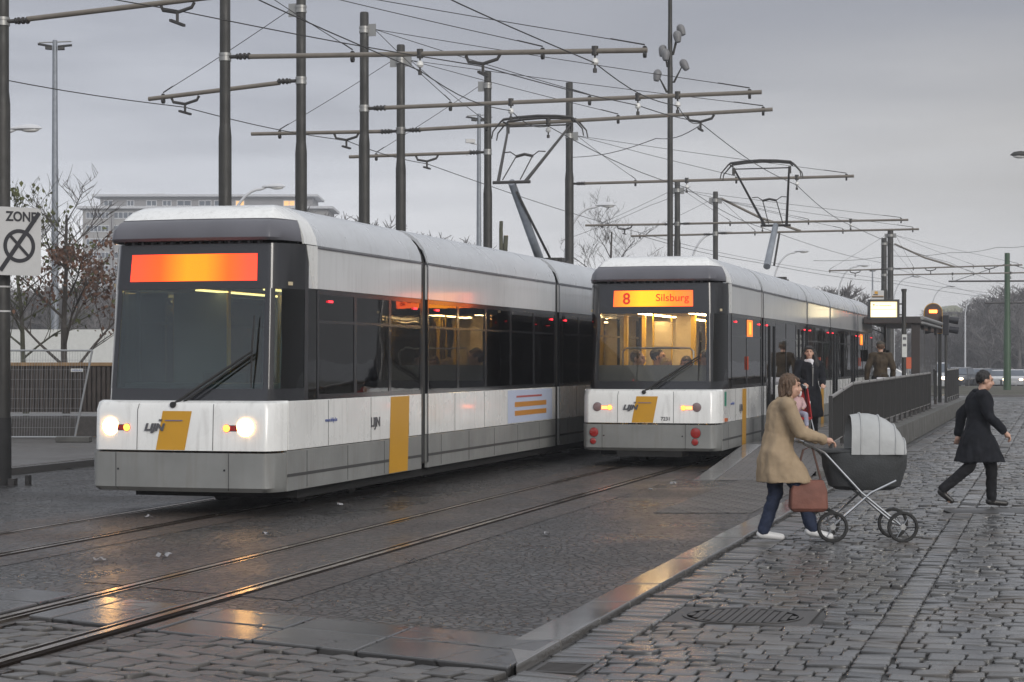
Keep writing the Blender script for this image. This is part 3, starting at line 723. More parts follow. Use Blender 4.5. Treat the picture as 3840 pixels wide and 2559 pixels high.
    q = MB(); patch(q, [(3.10, .55, .9, 1.1, .95, .05), (3.14, .55, .9, 1.1, .95, .05)], -.9, .9, 3.10, 3.14, ns=20); q.build('air_gap', M['under'], t)
    q = MB()
    q.box((-.86, .47, 3.135), (.86, .56, 3.142))
    for i in range(14): x = -.8+i*.123; q.box((x, .47, 3.10), (x+.03, .56, 3.136))
    q.build('grille_clip', M['visor'], t)
    q = MB(); patch(q, VIS, -.9, .9, 3.13, 3.385, ns=48, thick=.04); q.build('roof_visor', M['visor'], t, smooth=True)
    q = MB(); patch(q, CAP, -1, 1, 3.385, 3.592, ns=48, thick=.03, yend=1.36); q.build('roof_cap', M['white'], t, smooth=True)
    # destination display
    dnm = 'led_display_red' if front else 'led_display'
    yD = srf(MASK, 0, 2.84, .004).y
    dispm = bpy.data.materials.get(dnm) or None
    if dispm is None:
        dispm = mat(dnm, (.3, .1, 0), .4, emit=(1, .5, .03), estr=2.6); tr = dispm.node_tree
        tcn = tr.nodes.new('ShaderNodeTexCoord'); sx = tr.nodes.new('ShaderNodeSeparateXYZ'); tr.links.new(tcn.outputs['Object'], sx.inputs[0])
        mr = tr.nodes.new('ShaderNodeMapRange'); mr.inputs[1].default_value = -.7; mr.inputs[2].default_value = .7; tr.links.new(sx.outputs[0], mr.inputs[0])
        cr = tr.nodes.new('ShaderNodeValToRGB'); tr.links.new(mr.outputs[0], cr.inputs[0]); el = cr.color_ramp.elements
        el[0].position = 0; el[0].color = (1, .07-.05*front, .015, 1); el[1].position = 1; el[1].color = (1, .075-.055*front, .02, 1)
        for p_, c_ in (((.12, (1, .14, .01)), (.35, (1, .30, .01)), (.52, (1, .28, .01)), (.75, (1, .12, .01))) if not front else ((.2, (1, .03, .005)), (.45, (1, .15, .003)), (.62, (1, .14, .003)), (.82, (1, .04, .005)))): e_ = el.new(p_); e_.color = (*c_, 1)
        tr.links.new(cr.outputs[0], tr.nodes['Principled BSDF'].inputs['Emission Color'])
    q = MB(); hw, zc0, zc1 = (.68, 2.70, 2.97) if not front else (.80, 2.67, 2.98)
    vs = []; n = 14
    for i in range(n+1):
        x = -hw+2*hw*i/n
        for z in (zc0, zc1): vs.append(srf(MASK, s_of_x(x, .95), z, .005))
    q.add(vs, [(2*i, 2*i+2, 2*i+3, 2*i+1) for i in range(n)]); ds = q.build('destination_display', dispm, t)
    if not front:
        redink = bpy.data.materials.get('led_text') or mat('led_text', (.3, .02, .01), .5, emit=(.45, .035, .01), estr=1)
        text('lettering', '8', .19, redink, ds, (-.52, yD-.002, 2.745), (R(88), 0, 0), bold=.006)
        text('lettering', 'Silsburg', .125, redink, ds, (.05, yD-.006, 2.79), (R(88), 0, 0), bold=.001, sx=1.05)
    # wiper
    q = MB(); y0 = .12; q.tube([(-.08, .12, 1.27), (.1, .17, 1.40), (.83, .27, 1.87)], [.022, .02, .013], 6); q.tube([(-.05, .13, 1.24), (.83, .26, 1.83)], [.014, .01], 6)
    q.cyl((-.08, .06, 1.26), .035, .1, 10, 'y'); wp = q.build('wiper', M['rubber'], t, smooth=True)
    q = MB(); q.tube([(.80, .285, 1.45), (.815, .27, 1.87), (.83, .31, 2.27)], [.008, .014, .008], 6); q.build('wiper_blade', M['rubber'], wp)
    # ---- modules
    ends = [0]+arts+[L_]
    def seg(a, b, doors):
        r = [(a, b)]
        for d0, d1 in doors:
            nr = []
            for x0, x1 in r:
                if d0 > x0 and d1 < x1: nr += [(x0, d0), (d1, x1)]
                else: nr.append((x0, x1))
            r = nr
        return r
    for mi in range(len(ends)-1):
        a, b = ends[mi], ends[mi+1]
        y0 = 1.36 if mi == 0 else a+.14; y1 = b-.14 if mi < len(ends)-2 else b-1.0
        yl0 = .46 if mi == 0 else y0
        body = MB()
        for sg in (-1, 1):
            doors = []
            if sg == 1 and right_doors and mi in (1, 3): doors = [(y0+.35, y0+1.65), (y1-1.65, y1-.35)]
            sk = MB(); 
            for s0, s1 in seg(yl0 if mi else .42, y1, []):
                sk.box((sg*1.19-.05*(sg > 0), s0, .28), (sg*1.19+.05*(sg < 0), s1, .735))
            sko = sk.build('skirt_panel', M['skirt'], t, bevel=.006)
            sm = MB()
            yy = (yl0 if mi else .42)+.6
            while yy < y1-.3:
                sm.box((sg*1.192-.002, yy, .30), (sg*1.192+.002, yy+.008, .72)); yy += 1.35
            sm.box((sg*1.1915-.0015, yl0 if mi else .42, .44), (sg*1.1915+.0015, y1, .475)); sm.build('seam', M['seam'], sko)
            lw = MB()
            for s0, s1 in seg(yl0, y1, doors): lw.box((sg*1.19-.045*(sg > 0), s0+.0, .742), (sg*1.19+.045*(sg < 0), s1, 1.30))
            lwo = lw.build('lower_panel', M['white'], t, bevel=.006)
            sm = MB(); yy = yl0+1.25
            while yy < y1-.4:
                if not any(d0-.02 < yy < d1+.02 for d0, d1 in doors): sm.box((sg*1.192-.002, yy, .75), (sg*1.192+.002, yy+.006, 1.29))
                yy += 1.5
            if sm.v: sm.build('seam', M['seam'], lwo)
            uw = MB()
            uw.box((sg*1.19-.045*(sg > 0), y0-(.01 if mi == 0 else 0), 2.60), (sg*1.19+.045*(sg < 0), y1, 3.08)); uw.build('upper_panel', M['whiteup'], t, bevel=.006)
            gt = MB(); gt.box((sg*1.17-.03*(sg > 0), y0, 3.081), (sg*1.17+.03*(sg < 0), y1, 3.11)); gt.box((sg*1.205-.02*(sg > 0), y0, 3.075), (sg*1.205+.02*(sg < 0), y1, 3.088)); gt.build('gutter', M['visor'], t)
            # window band
            npane = max(2, round((y1-y0)/1.45)); ws = [y0+(y1-y0)*k/npane for k in range(npane+1)]
            edges = sorted(set(ws+[d for dd in doors for d in dd]))
            cells_ = [(p, q_) for p, q_ in zip(edges, edges[1:]) if q_-p > .25 and not any(d0-.01 <= p and q_ <= d1+.01 for d0, d1 in doors)]
            for p, q_ in cells_:
                wf = MB(); x0, x1 = sorted((sg*1.188, sg*1.15))
                wf.box((x0, p, 1.302), (x1, p+.05, 2.598)); wf.box((x0, q_-.05, 1.302), (x1, q_, 2.598))
                wf.box((x0, p+.05, 1.302), (x1, q_-.05, 1.36)); wf.box((x0, p+.05, 2.54), (x1, q_-.05, 2.598)); 
                if (q_-p) > .9: wf.box((x0, p+.05, 2.20), (x1, q_-.05, 2.235))
                wo = wf.build('window', M['black'], t)
                g_ = MB(); g_.box((sg*1.178-.003, p+.05, 1.36), (sg*1.178+.003, q_-.05, 2.54)); g_.build('pane', M['glass_dark'], wo)
            for d0, d1 in doors:
                df = MB(); x0, x1 = 1.13, 1.186; mid = (d0+d1)/2
                for p, q_ in ((d0+.01, mid-.006), (mid+.006, d1-.01)):
                    df.box((x0, p, .32), (x1, p+.07, 2.56)); df.box((x0, q_-.07, .32), (x1, q_, 2.56)); df.box((x0, p+.07, .32), (x1, q_-.07, .42)); df.box((x0, p+.07, 2.46), (x1, q_-.07, 2.56))
                do = df.build('door', M['black'], t)
                for p, q_ in ((d0+.01, mid-.006), (mid+.006, d1-.01)):
                    g_ = MB(); g_.box((1.155, p+.07, .42), (1.161, q_-.07, 2.46)); g_.build('pane', M['glass_dark'], do)
                hd2 = MB(); hd2.box((1.12, d0, 2.56), (1.189, d1, 2.60)); hd2.build('door_header', M['black'], t)
            # small marker lights
            for yy in (y0+.35, y1-.35):
                mk = MB(); mk.box((sg*1.196-.004, yy, 2.45), (sg*1.196+.004, yy+.14, 2.475))
                if sg == 1: mk.build('marker_light', M['marker'], t)
            # roof side panel
            rp = MB(); ring = [[Vector((sg*x, yy, z)) for x, z in ROOFP]+[Vector((sg*(x-.03), yy, z-.03)) for x, z in reversed(ROOFP)] for yy in (y0, y1)]
            rp.loft(ring); rp.build('roof_side', M['roofgrey'], t, smooth=True)
        rt_ = MB(); rt_.box((-.5, y0, 3.55), (.5, y1, 3.584)); rt_.build('roof_deck', M['roofgrey'], t)
        fl = MB(); fl.box((-1.13, y0-(.7 if mi == 0 else 0), .34), (1.13, y1, .40)); fl.build('floor', M['infloor'], t)
        ceil = MB(); ceil.box((-1.13, y0-(.7 if mi == 0 else 0), 2.62), (1.13, y1, 2.66)); ceil.build('interior_ceiling', M['inwall'], t)
        for x in (-.45, .45):
            lt = MB(); lt.box((x-.05, y0+.2, 2.600), (x+.05, y1-.2, 2.615)); lt.build('ceiling_light', inner_light, t)
        # seats and poles
        yy = y0+.5; k = 0
        while yy < y1-.6:
            for x in (-.72, .72):
                if right_doors and x > 0 and mi in (1, 3) and (yy < y0+2 or yy > y1-2.2): continue
                st = MB(); st.box((x-.38, yy, .76), (x+.38, yy+.42, .84)); st.box((x-.38, yy+.40, .84), (x+.38, yy+.46, 1.42)); st.box((x-.05, yy+.1, .40), (x+.05, yy+.3, .76)); st.build('passenger_seat', M['seat'], t, bevel=.02)
            if k % 2 == 0:
                for x in (-.38, .38):
                    hp = MB(); hp.tube([(x, yy+.45, .4), (x, yy+.45, 2.62)], .018, 8); hp.build('grab_pole', M['inyel'], t, smooth=True)
            yy += .85; k += 1
        # interior partitions at module ends (cream)
        if mi > 0:
            for x0, x1 in ((-1.12, -.5), (.5, 1.12)):
                pt_ = MB(); pt_.box((x0, y0, .4), (x1, y0+.05, 2.62)); pt_.build('partition', M['inwall'], t)
        uf = MB(); uf.box((-1.05, max(.35, y0-.3), .16), (1.05, y1, .335)); uf.build('underframe', M['under'], t)
        if mi in (0, 2, 4):
            for yy in ((y0+y1)/2-.9, (y0+y1)/2+.9):
                for x in (-.56, .46):
                    wh = MB(); wh.cyl((x, yy, .30), .29, .1, 20, 'x'); wh.build('wheel', M['iron'], t)
        if mi < len(ends)-2:
            ar = MB()
            def hoop(yy, d): 
                return [Vector((-(1.16-d), yy, .36)), Vector((-(1.16-d), yy, 3.05)), Vector((-(1.08-d), yy, 3.28)), Vector((-(.85-d), yy, 3.46)), Vector((-(.4), yy, 3.52-d)), Vector((.4, yy, 3.52-d)), Vector((.85-d, yy, 3.46)), Vector((1.08-d, yy, 3.28)), Vector((1.16-d, yy, 3.05)), Vector((1.16-d, yy, .36))]
            ar.loft([hoop(b-.16+.04*i, .0 if i % 2 == 0 else .04) for i in range(9)], caps=False, closed=True)
            ar.build('articulation_bellows', M['rubber'], t)
            ah = MB()
            for yy in (b-.15, b+.12):
                ah.loft([[p*1 for p in hoop(yy, -.035)], [p*1 for p in hoop(yy+.03, -.035)]], caps=False)
            ah.build('articulation_hoop', M['black'], t)
    # rear cab of the far end
    q = MB(); rings = []
    for yy, sx, sz in ((L_-1.0, 1, 1), (L_-.6, .97, .995), (L_-.2, .86, .97), (L_, .78, .94)):
        prof = [(-1.19, .28), (-1.19, 3.08)]+[(-x, z) for x, z in ROOFP]+[(x, z) for x, z in reversed(ROOFP)]+[(1.19, 3.08), (1.19, .28)]
        rings.append([Vector((x*sx, yy, .28+(z-.28)*sz)) for x, z in prof])
    q.loft(rings); q.build('far_cab', M['whiteup'], t, smooth=True)
    for sg in (-1, 1):
        q = MB(); q.slab([(sg*1.192, L_-.97, 1.31), (sg*1.19, L_-.62, 1.31), (sg*1.165, L_-.62, 2.58), (sg*1.192, L_-.97, 2.58)], (sg, 0, 0), .004); q.build('cab_window', M['black'], t)
    # end wall behind the nose and interior rail
    if not front:
        q = MB(); q.box((-.98, .46, 1.36), (.98, .49, 1.71)); q.build('rear_shelf_board', M['greypanel'], t)
        q = MB(); q.tube([(-.56, .62, 1.7), (-.56, .62, 1.94), (-.50, .62, 2.0), (.60, .62, 2.0), (.66, .62, 1.94), (.66, .62, 1.7)], .016, 8); q.build('grab_rail', M['steel'], t, smooth=True)
        q = MB(); q.box((-1.0, 5.3, .4), (-.52, 5.36, 2.6)); q.build('partition', M['inwall'], t)
        for x in (-.95, -.62, .28, .62):
            q = MB(); q.box((x-.035, 2.6, .4), (x+.035, 2.66, 2.6)); q.build('grab_pole', M['inyel'], t)
        for x, z0, z1 in ((-.38, 2.05, 2.5), (.02, 1.6, 2.6)):
            q = MB(); q.box((x-.16, 3.2, z0), (x+.16, 3.24, z1)); q.build('ceiling_case', M['inwall'], t)
    else:
        q = MB(); q.box((-.95, .55, 1.30), (.95, .95, 1.50)); q.build('dashboard', M['visor'], t, bevel=.03)
        q = MB(); q.box((-1.1, 2.2, .4), (-.35, 2.25, 2.6)); q.build('partition', M['greypanel'], t)
        q = MB(); q.tube([(-.35, 2.2, .4), (-.35, 2.2, 2.6)], .02, 8); q.tube([(.3, 2.3, .4), (.3, 2.3, 2.6)], .02, 8); q.build('grab_pole', M['inyel'], t)
        q = MB(); q.box((-.32, 1.35, .4), (.25, 1.5, 1.62)); q.box((-.30, 1.1, .4), (.23, 1.5, .85)); q.build('driver_seat', M['seat'], t, bevel=.04)
        q = MB(); q.box((.30, 2.3, 1.5), (.95, 2.34, 2.25)); q.build('lit_notice_panel', M['inyel'], t)
    return t

def w2l(t, p):   # world -> tram local
    return Matrix.Rotation(TH, 4, 'Z') @ (Vector(p)-t.location)
def pantograph(t, base, knee, head, width):
    base, knee, head = w2l(t, base), w2l(t, knee), w2l(t, head)
    base.x = knee.x = head.x = (base.x+knee.x+head.x)/3*.4
    q = MB(); q.box((base.x-.5, base.y-.6, 3.58), (base.x+.5, base.y+.6, 3.63)); q.box((base.x-.45, base.y-.12, 3.63), (base.x+.45, base.y+.12, 3.72))
    for x in (-.4, .4):
        for y in (-.45, .45): q.cyl((base.x+x, base.y+y, 3.56), .05, .12, 10)
    pb = q.build('pantograph', M['iron'], t)
    q = MB(); q.tube([base, knee], [.085, .07], 12); q.build('lower_arm', M['galv'], pb, smooth=True)
    q = MB(); q.tube([base+Vector((.12, .35, .05)), knee+Vector((.08, .08, -.18))], .025, 8); q.build('pull_rod', M['iron'], pb, smooth=True)
    w = width/2*.68
    q = MB(); q.tube([knee+Vector((-.36, 0, .0)), knee+Vector((.36, 0, .0))], .03, 8)
    for sg in (-1, 1):
        q.tube([knee+Vector((sg*.26, 0, 0)), head+Vector((sg*w, 0, -.12))], [.034, .022], 8)
    mid = knee.lerp(head, .42)
    k2 = knee+Vector((0, 0, .02)); m1 = knee.lerp(head, .45)
    for sg in (-1, 1):
        ww = .26+(w-.26)*.45
        q.tube([m1+Vector((sg*ww*.97, 0, .02)), m1+Vector((sg*.28, 0, .03)), m1+Vector((sg*.16, 0, -.05)), knee+Vector((sg*.17, 0, .05))], .012, 6)
    q.tube([m1+Vector((-.17, 0, -.06)), m1+Vector((0, 0, -.02)), m1+Vector((.17, 0, -.06))], .03, 6)
    q.tube([head+Vector((-w, 0, -.12)), head+Vector((w, 0, -.12))], .016, 6)
    q.build('upper_arm', M['iron'], pb, smooth=True)
    q = MB(); hw = width/2
    for dy in (-.17, .17):
        pts = [head+Vector((x*hw, dy, z)) for x, z in ((-1, -.36), (-.97, -.22), (-.80, -.04), (-.74, 0), (-.4, .035), (0, .05), (.4, .035), (.74, 0), (.80, -.04), (.97, -.22), (1, -.36))]
        q.tube(pts, [.012, .014, .018]+[.026]*5+[.018, .014, .012], 8)
    q.tube([head+Vector((-.74*hw, -.17, -.05)), head+Vector((-.74*hw, .17, -.05))], .02, 6); q.tube([head+Vector((.74*hw, -.17, -.05)), head+Vector((.74*hw, .17, -.05))], .02, 6)
    for sg in (-1, 1): q.cyl(head+Vector((sg*w*1.02, 0, -.25)), .035, .16, 8)
    q.build('collector_head', M['iron'], pb, smooth=True)

N2 = UV(-6.59, 31.4); N1 = UV(-9.72, 20.1)
tram2 = make_tram('white and grey tram standing at the platform with a lit orange destination sign reading 8', N2, [4.9, 11.6, 16.1, 22.8], True, False, 28.2)
tram1 = make_tram('white and grey tram moving towards the viewer with two bright headlights', N1, [5.4, 12.8, 17.4, 24.6], False, True, 30)
tram1.scale = (1, 1, 1.018)
pantograph(tram2, at(2893, 1000, 44.6), at(2918, 846, 46.0), at(2877, 612, 43.8), 1.85)
pantograph(tram1, at(1990, 1000, 37.6), at(1926, 702, 35.5), at(2045, 470, 37.4), 1.85)
# side livery of both trams
def side_stripe(t, y0, wd, slant=.0):
    q = MB(); q.slab([(1.193, y0, .29), (1.193, y0+wd, .29), (1.193, y0+wd+slant, 1.285), (1.193, y0+slant, 1.285)], (1, 0, 0), .003); return q.build('livery_stripe', M['yellow'], t)
side_stripe(tram2, 2.45, .42, .05); side_stripe(tram2, 14.2, .5, .05)
side_stripe(tram1, 3.9, .75, .08); side_stripe(tram1, 19.2, .8, .08)
RX = (R(90), 0, R(90))
text('lettering', 'LIJN', .12, M['letter'], tram2, (1.196, 2.15, .90), RX, sx=1.2, bold=.004)
text('lettering', 'www.delijn.be', .05, M['blue'], tram2, (1.196, 1.2, 1.03), RX)
text('lettering', 'LIJN', .12, M['letter'], tram1, (1.196, 3.2, .92), RX, sx=1.2, bold=.004)
text('lettering', 'www.delijn.be', .05, M['blue'], tram1, (1.196, 1.6, 1.03), RX)
q = MB(); q.box((1.1925, .60, 1.02), (1.195, .78, 1.26)); q.build('green_sticker', mat('green_sticker', (.02, .22, .14), .4), tram2)
q = MB(); q.box((1.1925, .60, .90), (1.195, .78, .99)); q.build('notice_sticker', M['signwhite'], tram2)
adm = mat('advert_pale_blue', (.46, .52, .66), .4); ado = mat('advert_orange', (.5, .22, .04), .4); adr = mat('advert_red', (.40, .10, .09), .4)
q = MB(); q.box((1.193, 9.6, .76), (1.196, 12.4, 1.28)); ad = q.build('advert_panel', adm, tram1)
q = MB(); q.box((1.197, 10.0, 1.01), (1.199, 12.0, 1.09)); q.build('advert_band', ado, ad)
q = MB(); q.box((1.197, 10.0, .87), (1.199, 12.0, .95)); q.build('advert_band', ado, ad)
q = MB(); q.box((1.197, 10.1, 1.16), (1.199, 11.7, 1.19)); q.build('advert_band', adr, ad)
# side destination displays and door buttons on the standing tram
for y in (3.05, 23.6):
    q = MB(); q.box((1.186, y, 2.22), (1.193, y+.62, 2.52)); sdp = q.build('side_display', mat('side_led', (.3, .1, .02), .4, emit=(1, .22, .03), estr=1.3), tram2)
    q = MB(); q.box((1.194, y+.2, 2.26), (1.196, y+.45, 2.48)); q.build('lit_digit', mat('side_led_bright', (.3, .2, .02), .4, emit=(1, .45, .04), estr=1.4), sdp)
for y in (3.0, 13.9, 23.4):
    q = MB(); q.box((1.19, y, 1.62), (1.215, y+.07, 1.86)); q.build('grab_handle', mat('red_handle', (.35, .05, .02), .4), tram2)
q = MB(); q.box((1.19, .62, .76), (1.23, .72, .82)); q.build('side_marker', mat('side_marker_orange', (.4, .10, .03), .3), tram2)
# outside mirror at the far cab of the standing tram
q = MB(); q.tube([(1.1, 28.0, 2.75), (1.45, 28.1, 2.6), (1.5, 28.1, 2.05)], .018, 6); q.box((1.38, 28.05, 1.75), (1.62, 28.15, 2.1)); q.build('outside_mirror', M['rubber'], tram2, bevel=.02)
# coupling box under the standing tram
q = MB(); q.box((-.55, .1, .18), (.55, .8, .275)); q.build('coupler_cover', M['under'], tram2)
# window curtain of reflections: nothing painted - glass does it
# ================================================================== OVERHEAD LINE
poles = {}
def arm_solve(P, px):   # distance along the perpendicular through pole P that shows at pixel column px
    r = (px-1920)/F; return (r*P.y-P.x)/(CS+r*SN)
ARM_Z = 6.4
def pole(key, px, Y, top, dia, label, step, right=None, left=None, zr_=None, zl=None):
    """right/left: (end_px, [(px,kind)...], [stay px...])"""
    P = Vector(((px-1920)/F*Y, Y, 0)); poles[key] = P
    t = thing('catenary_pole', label, 'pole', P, -TH, 'poles carrying the tram wires')
    r = dia/2
    q = MB(); q.lathe([(r*1.22, 0), (r*1.2, step-.1), (r*1.1, step), (r, step+.09)], 20)
    q.build('lower_shaft', M['pole'], t, smooth=True)
    q = MB(); q.lathe([(r, step+.09), (r*.97, top-.02), (r*.85, top)], 20); q.build('upper_shaft', M['pole'], t, smooth=True)
    zc = top-.32 if top < 8.6 else 7.65
    if top > 10: zc = 7.6
    def band(z, h=.06):
        q = MB(); q.lathe([(r*1.14, z-h), (r*1.14, z-h/3), (r*1.03, z-h/3), (r*1.03, z+h/3), (r*1.14, z+h/3), (r*1.14, z+h)], 20); q.build('clamp', M['clamp'], t, smooth=True)
    band(zc)
    for sg, spec in ((1, right), (-1, left)):
        if not spec: continue
        ex, za, ze, sups, stays = spec
        Ln = arm_solve(P, ex); Ls = abs(Ln); zf = lambda d: za+(ze-za)*d/Ls
        band(za)
        q = MB(); q.tube([(sg*(r+.3), 0, zf(.3)), (sg*Ls, 0, ze)], .038, 10); am = q.build('bracket_arm', M['arm'], t, smooth=True)
        q = MB(); q.tube([(sg*r*.9, 0, za), (sg*(r+.10), 0, za), (sg*(r+.12), 0, za)], [.03, .03, .05], 8)
        for k in range(3): q.cyl((sg*(r+.17+.07*k)-.012, 0, za), .052, .024, 10, 'x')
        q.cyl((sg*(r+.1) if sg > 0 else -(r+.34), 0, za), .034, .24, 8, 'x'); q.build('arm_insulator', M['iron'], am, smooth=True)
        for sp, kind in sups:
            d = abs(arm_solve(P, sp)); z = zf(d)
            q = MB()
            if kind == 'I':
                q.cyl((sg*d, 0, z-.06), .05, .13, 10); q.cyl((sg*d, 0, z-.30), .014, .25, 6); q.cyl((sg*d, 0, z-.31), .03, .06, 8); h = q.build('wire_hanger', M['iron'], am, smooth=True)
                q = MB(); q.lathe([(.02, z-.10), (.045, z-.12), (.055, z-.17), (.03, z-.20)], 12, (sg*d, 0, 0)); q.build('insulator', M['insul'], h, smooth=True)
            else:
                q.tube([(sg*d-.26, 0, z-.03), (sg*d-.22, 0, z-.12), (sg*d, 0, z-.16), (sg*d+.22, 0, z-.10), (sg*d+.26, 0, z-.03)], .026, 6); q.cyl((sg*d, 0, z-.30), .022, .15, 8); q.box((sg*d-.02, -.22, z-.325), (sg*d+.02, .22, z-.29)); q.build('wire_hanger', M['iron'], am)
        for sp in stays:
            d = abs(arm_solve(P, sp)); z = zf(d); bx = sg*(r+.12)
            q = MB(); a = Vector((bx, 0, zc)); b = Vector((sg*d, 0, z+.08)); n = 8
            q.tube([a.lerp(b, k/n)-Vector((0, 0, .02*math.sin(math.pi*k/n))) for k in range(n+1)], .0065, 5); 
            q.tube([b.lerp(a, .08), b], .011, 6); q.cyl((sg*d, -.012, z+.03), .035, .024, 10, 'y'); q.cyl((sg*d-.02, 0, z-.06), .05, .04, 10, 'x')
            q.build('stay_cable', M['wire'], t)
        q = MB(); q.box((min(sg*r*.9, sg*(r+.14)), -.012, zc-.12), (max(sg*r*.9, sg*(r+.14)), .012, zc+.10)); q.build('stay_bracket', M['clamp'], t)
    return t
def zpx(py, Y): return H+(HZ-py)/F*Y
def zend(P, ex, py):
    d = arm_solve(P, ex); return zpx(py, P.y-d*SN)
def mk(key, px, Y, top, dia, label, step, right=None, left=None):
    P = Vector(((px-1920)/F*Y, Y, 0)); specs = []
    for s in (right, left):
        if s is None: specs.append(None); continue
        ex, ey, py0, sups, stays = s
        specs.append((ex, zpx(py0, Y), zend(P, ex, ey), sups, stays))
    return pole(key, px, Y, top, dia, label, step, specs[0], specs[1])
mk('P0', 10, 27.6, 9.5, .18, 'dark pole at the left edge carrying the zone sign and a rising arm', zpx(338, 27.6)-.1, right=(1500, -95, 82, [(665, 'T')], []))
mk('P1', 844, 29.2, 8.6, .165, 'dark pole cropped by the top of the picture, right of the tall lamp mast', zpx(490, 29.2), right=(2427, 189, 215, [(1575, 'I'), (1811, 'T'), (2231, 'I')], [1322, 2035, 2418]))
mk('P2', 1129, 32.2, 8.0, .165, 'dark pole with one short arm reaching left, behind the front of the moving tram', zpx(552, 32.2), left=(558, 372, 303, [(694, 'T')], [612]))
mk('P3', 1366, 34.8, 8.1, .165, 'dark pole with one long arm reaching right, third from the moving tram front', zpx(518, 34.8), right=(2856, 346, 408, [(1916, 'I'), (2392, 'I'), (2541, 'I')], [1689, 2211, 2811]))
mk('P4', 1503, 38.4, 8.1, .17, 'dark pole with arms on both sides, above the roof of the moving tram', zpx(617, 38.4), right=(2897, 411, 490, [(2056, 'I'), (2627, 'T')], [1824, 2318, 2862]), left=(943, 503, 492, [(1299, 'T')], [1049]))
mk('P5', 1829, 42.6, 8.2, .165, 'dark pole with one short arm reaching left, beside the galvanised lamp mast', zpx(712, 42.6), left=(1310, 589, 571, [(1601, 'T')], [1411]))
mk('P6', 2135, 50.2, 9.05, .19, 'dark pole with one long arm reaching right, left of the standing tram', zpx(655, 50.2), right=(3202, 661, 690, [(2575, 'I'), (2988, 'I')], [2383, 2761, 3174]))
mk('P7', 2540, 65, 7.85, .19, 'dark pole directly beside the tall mast of spotlights', zpx(900, 65), right=(3406, 825, 840, [(2859, 'I'), (3190, 'I')], [2738, 3032, 3379]), left=(2195, 846, 841, [(2342, 'T')], [2258]))
mk('P8', 2683, 70.2, 7.95, .19, 'grey pole behind the standing tram roof, left of its pantograph', 4.0, right=(3446, 860, 876, [], [2831, 3161, 3423]), left=(2366, 886, 879, [], [2400]))
mk('P10', 3339, 97, 8.4, .30, 'grey pole with long arms behind the lit timetable display', 3.5, right=(3834, 994, 1009, [(3490, 'T'), (3711, 'T')], [3425, 3650, 3818]), left=(3108, 1016, 1010, [(3207, 'T')], [3112]))
mk('P9', 3315, 104, 8.4, .30, 'grey pole standing left of the far pole with long arms', 5.6, right=(4100, 1019, 1032, [(3572, 'I'), (3790, 'I')], [3424, 3650]))
# slanting struts
for nm, a, b, Y0 in (('P8', (2708, 745), (3003, 867), None), ('P10', (3362, 915), (3580, 1001), None)):
    P = poles[nm]; d1 = arm_solve(P, b[0]); A = Vector((P.x+.2, P.y, zpx(a[1], P.y))); Bp = P+PERP*d1; Bp.z = zpx(b[1], Bp.y)
    q = MB(); q.tube([A, A.lerp(Bp, .5)-Vector((0, 0, .12)), Bp], .045, 8); o = q.build('slanted_strut', M['arm'], None, smooth=True)
    par = [x for x in bpy.data.objects if x.name.startswith('catenary_pole') and (x.location-P).length < .01][0]
    o.parent = par; o.matrix_parent_inverse = Matrix.Translation(P) @ Matrix.Rotation(-TH, 4, 'Z'); o.matrix_parent_inverse = o.matrix_parent_inverse.inverted()
# green pole on the right
P = Vector(((3777-1920)/F*111.5, 111.5, 0)); poles['G'] = P
t = thing('green_pole', 'green painted pole with a cross arm at the far right', 'pole', P, 0)
q = MB(); q.lathe([(.22, 0), (.2, 4.0), (.17, 4.1), (.15, 8.0)], 16); q.build('shaft', M['green'], t, smooth=True)
for z, x0, x1 in ((6.36, -3.4, 4.2), (5.1, -1.3, 3.2)):
    q = MB(); q.tube([(x0, 0, z), (x1, 0, z+.03)], .05, 8); q.build('cross_arm', M['iron'], t, smooth=True)
q = MB(); q.tube([(-3, 0, 6.4), (0, 0, 7.4), (3.5, 0, 6.4)], .02, 6); q.build('stay_cable', M['wire'], t)

def armpt(key, px, py):
    P = poles[key]; d = arm_solve(P, px); p = P+PERP*d; return Vector((p.x, p.y, zpx(py, p.y)))
def wire(label, pts, r=.0085, sag=.12):
    q = MB(); path = []
    for a, b in zip(pts, pts[1:]):
        n = 8
        for k in range(n): path.append(a.lerp(b, k/n)-Vector((0, 0, sag*math.sin(math.pi*k/n))))
    path.append(pts[-1]); q.tube(path, r, 6); o = q.build('overhead_wire', M['wire']); tag(o, label, 'wire', 'wires strung above the tracks'); return o
def back(p, q_, dist): d = (p-q_).normalized(); return p+d*dist
s = armpt('P1', 2231, 237); s2 = armpt('P3', 2541, 398); w2 = [s, s2, armpt('P4', 2627, 462), armpt('P6', 2988, 695), at(3190, 846, 63), at(3560, 985, 92), at(3840, 1090, 125)]
st = at(1762, 0, 23.6); w2 = [back(st, s, 8), s]+w2[1:]; wire('contact wire above the standing tram, reaching its pantograph', w2)
s = armpt('P1', 1575, 266); st = at(1039, 0, 24.2)
w1 = [back(st, s, 8), s, armpt('P3', 1916, 416), armpt('P4', 2056, 474), armpt('P6', 2575, 705), armpt('P7', 2859, 855), at(3300, 985, 96), at(3711, 1112, 140)]; wire('contact wire above the moving tram, touching its pantograph', w1)
s = armpt('P0', 665, 40); st = at(530, -10, 29.6)
wire('wire crossing from the left edge over to the standing tram track', [back(s, armpt('P1', 1811, 250), 9), s, armpt('P1', 1811, 250), armpt('P3', 2392, 396), armpt('P4', 2627, 458)], sag=.03)
wire('lowest wire on the left, hung under the short left arms', [at(-300, 235, 28), armpt('P2', 694, 403), armpt('P4', 1299, 528), armpt('P5', 1601, 615), armpt('P7', 2342, 858), at(2800, 968, 95), at(3207, 1032, 96), at(3900, 1120, 120)], sag=.06)
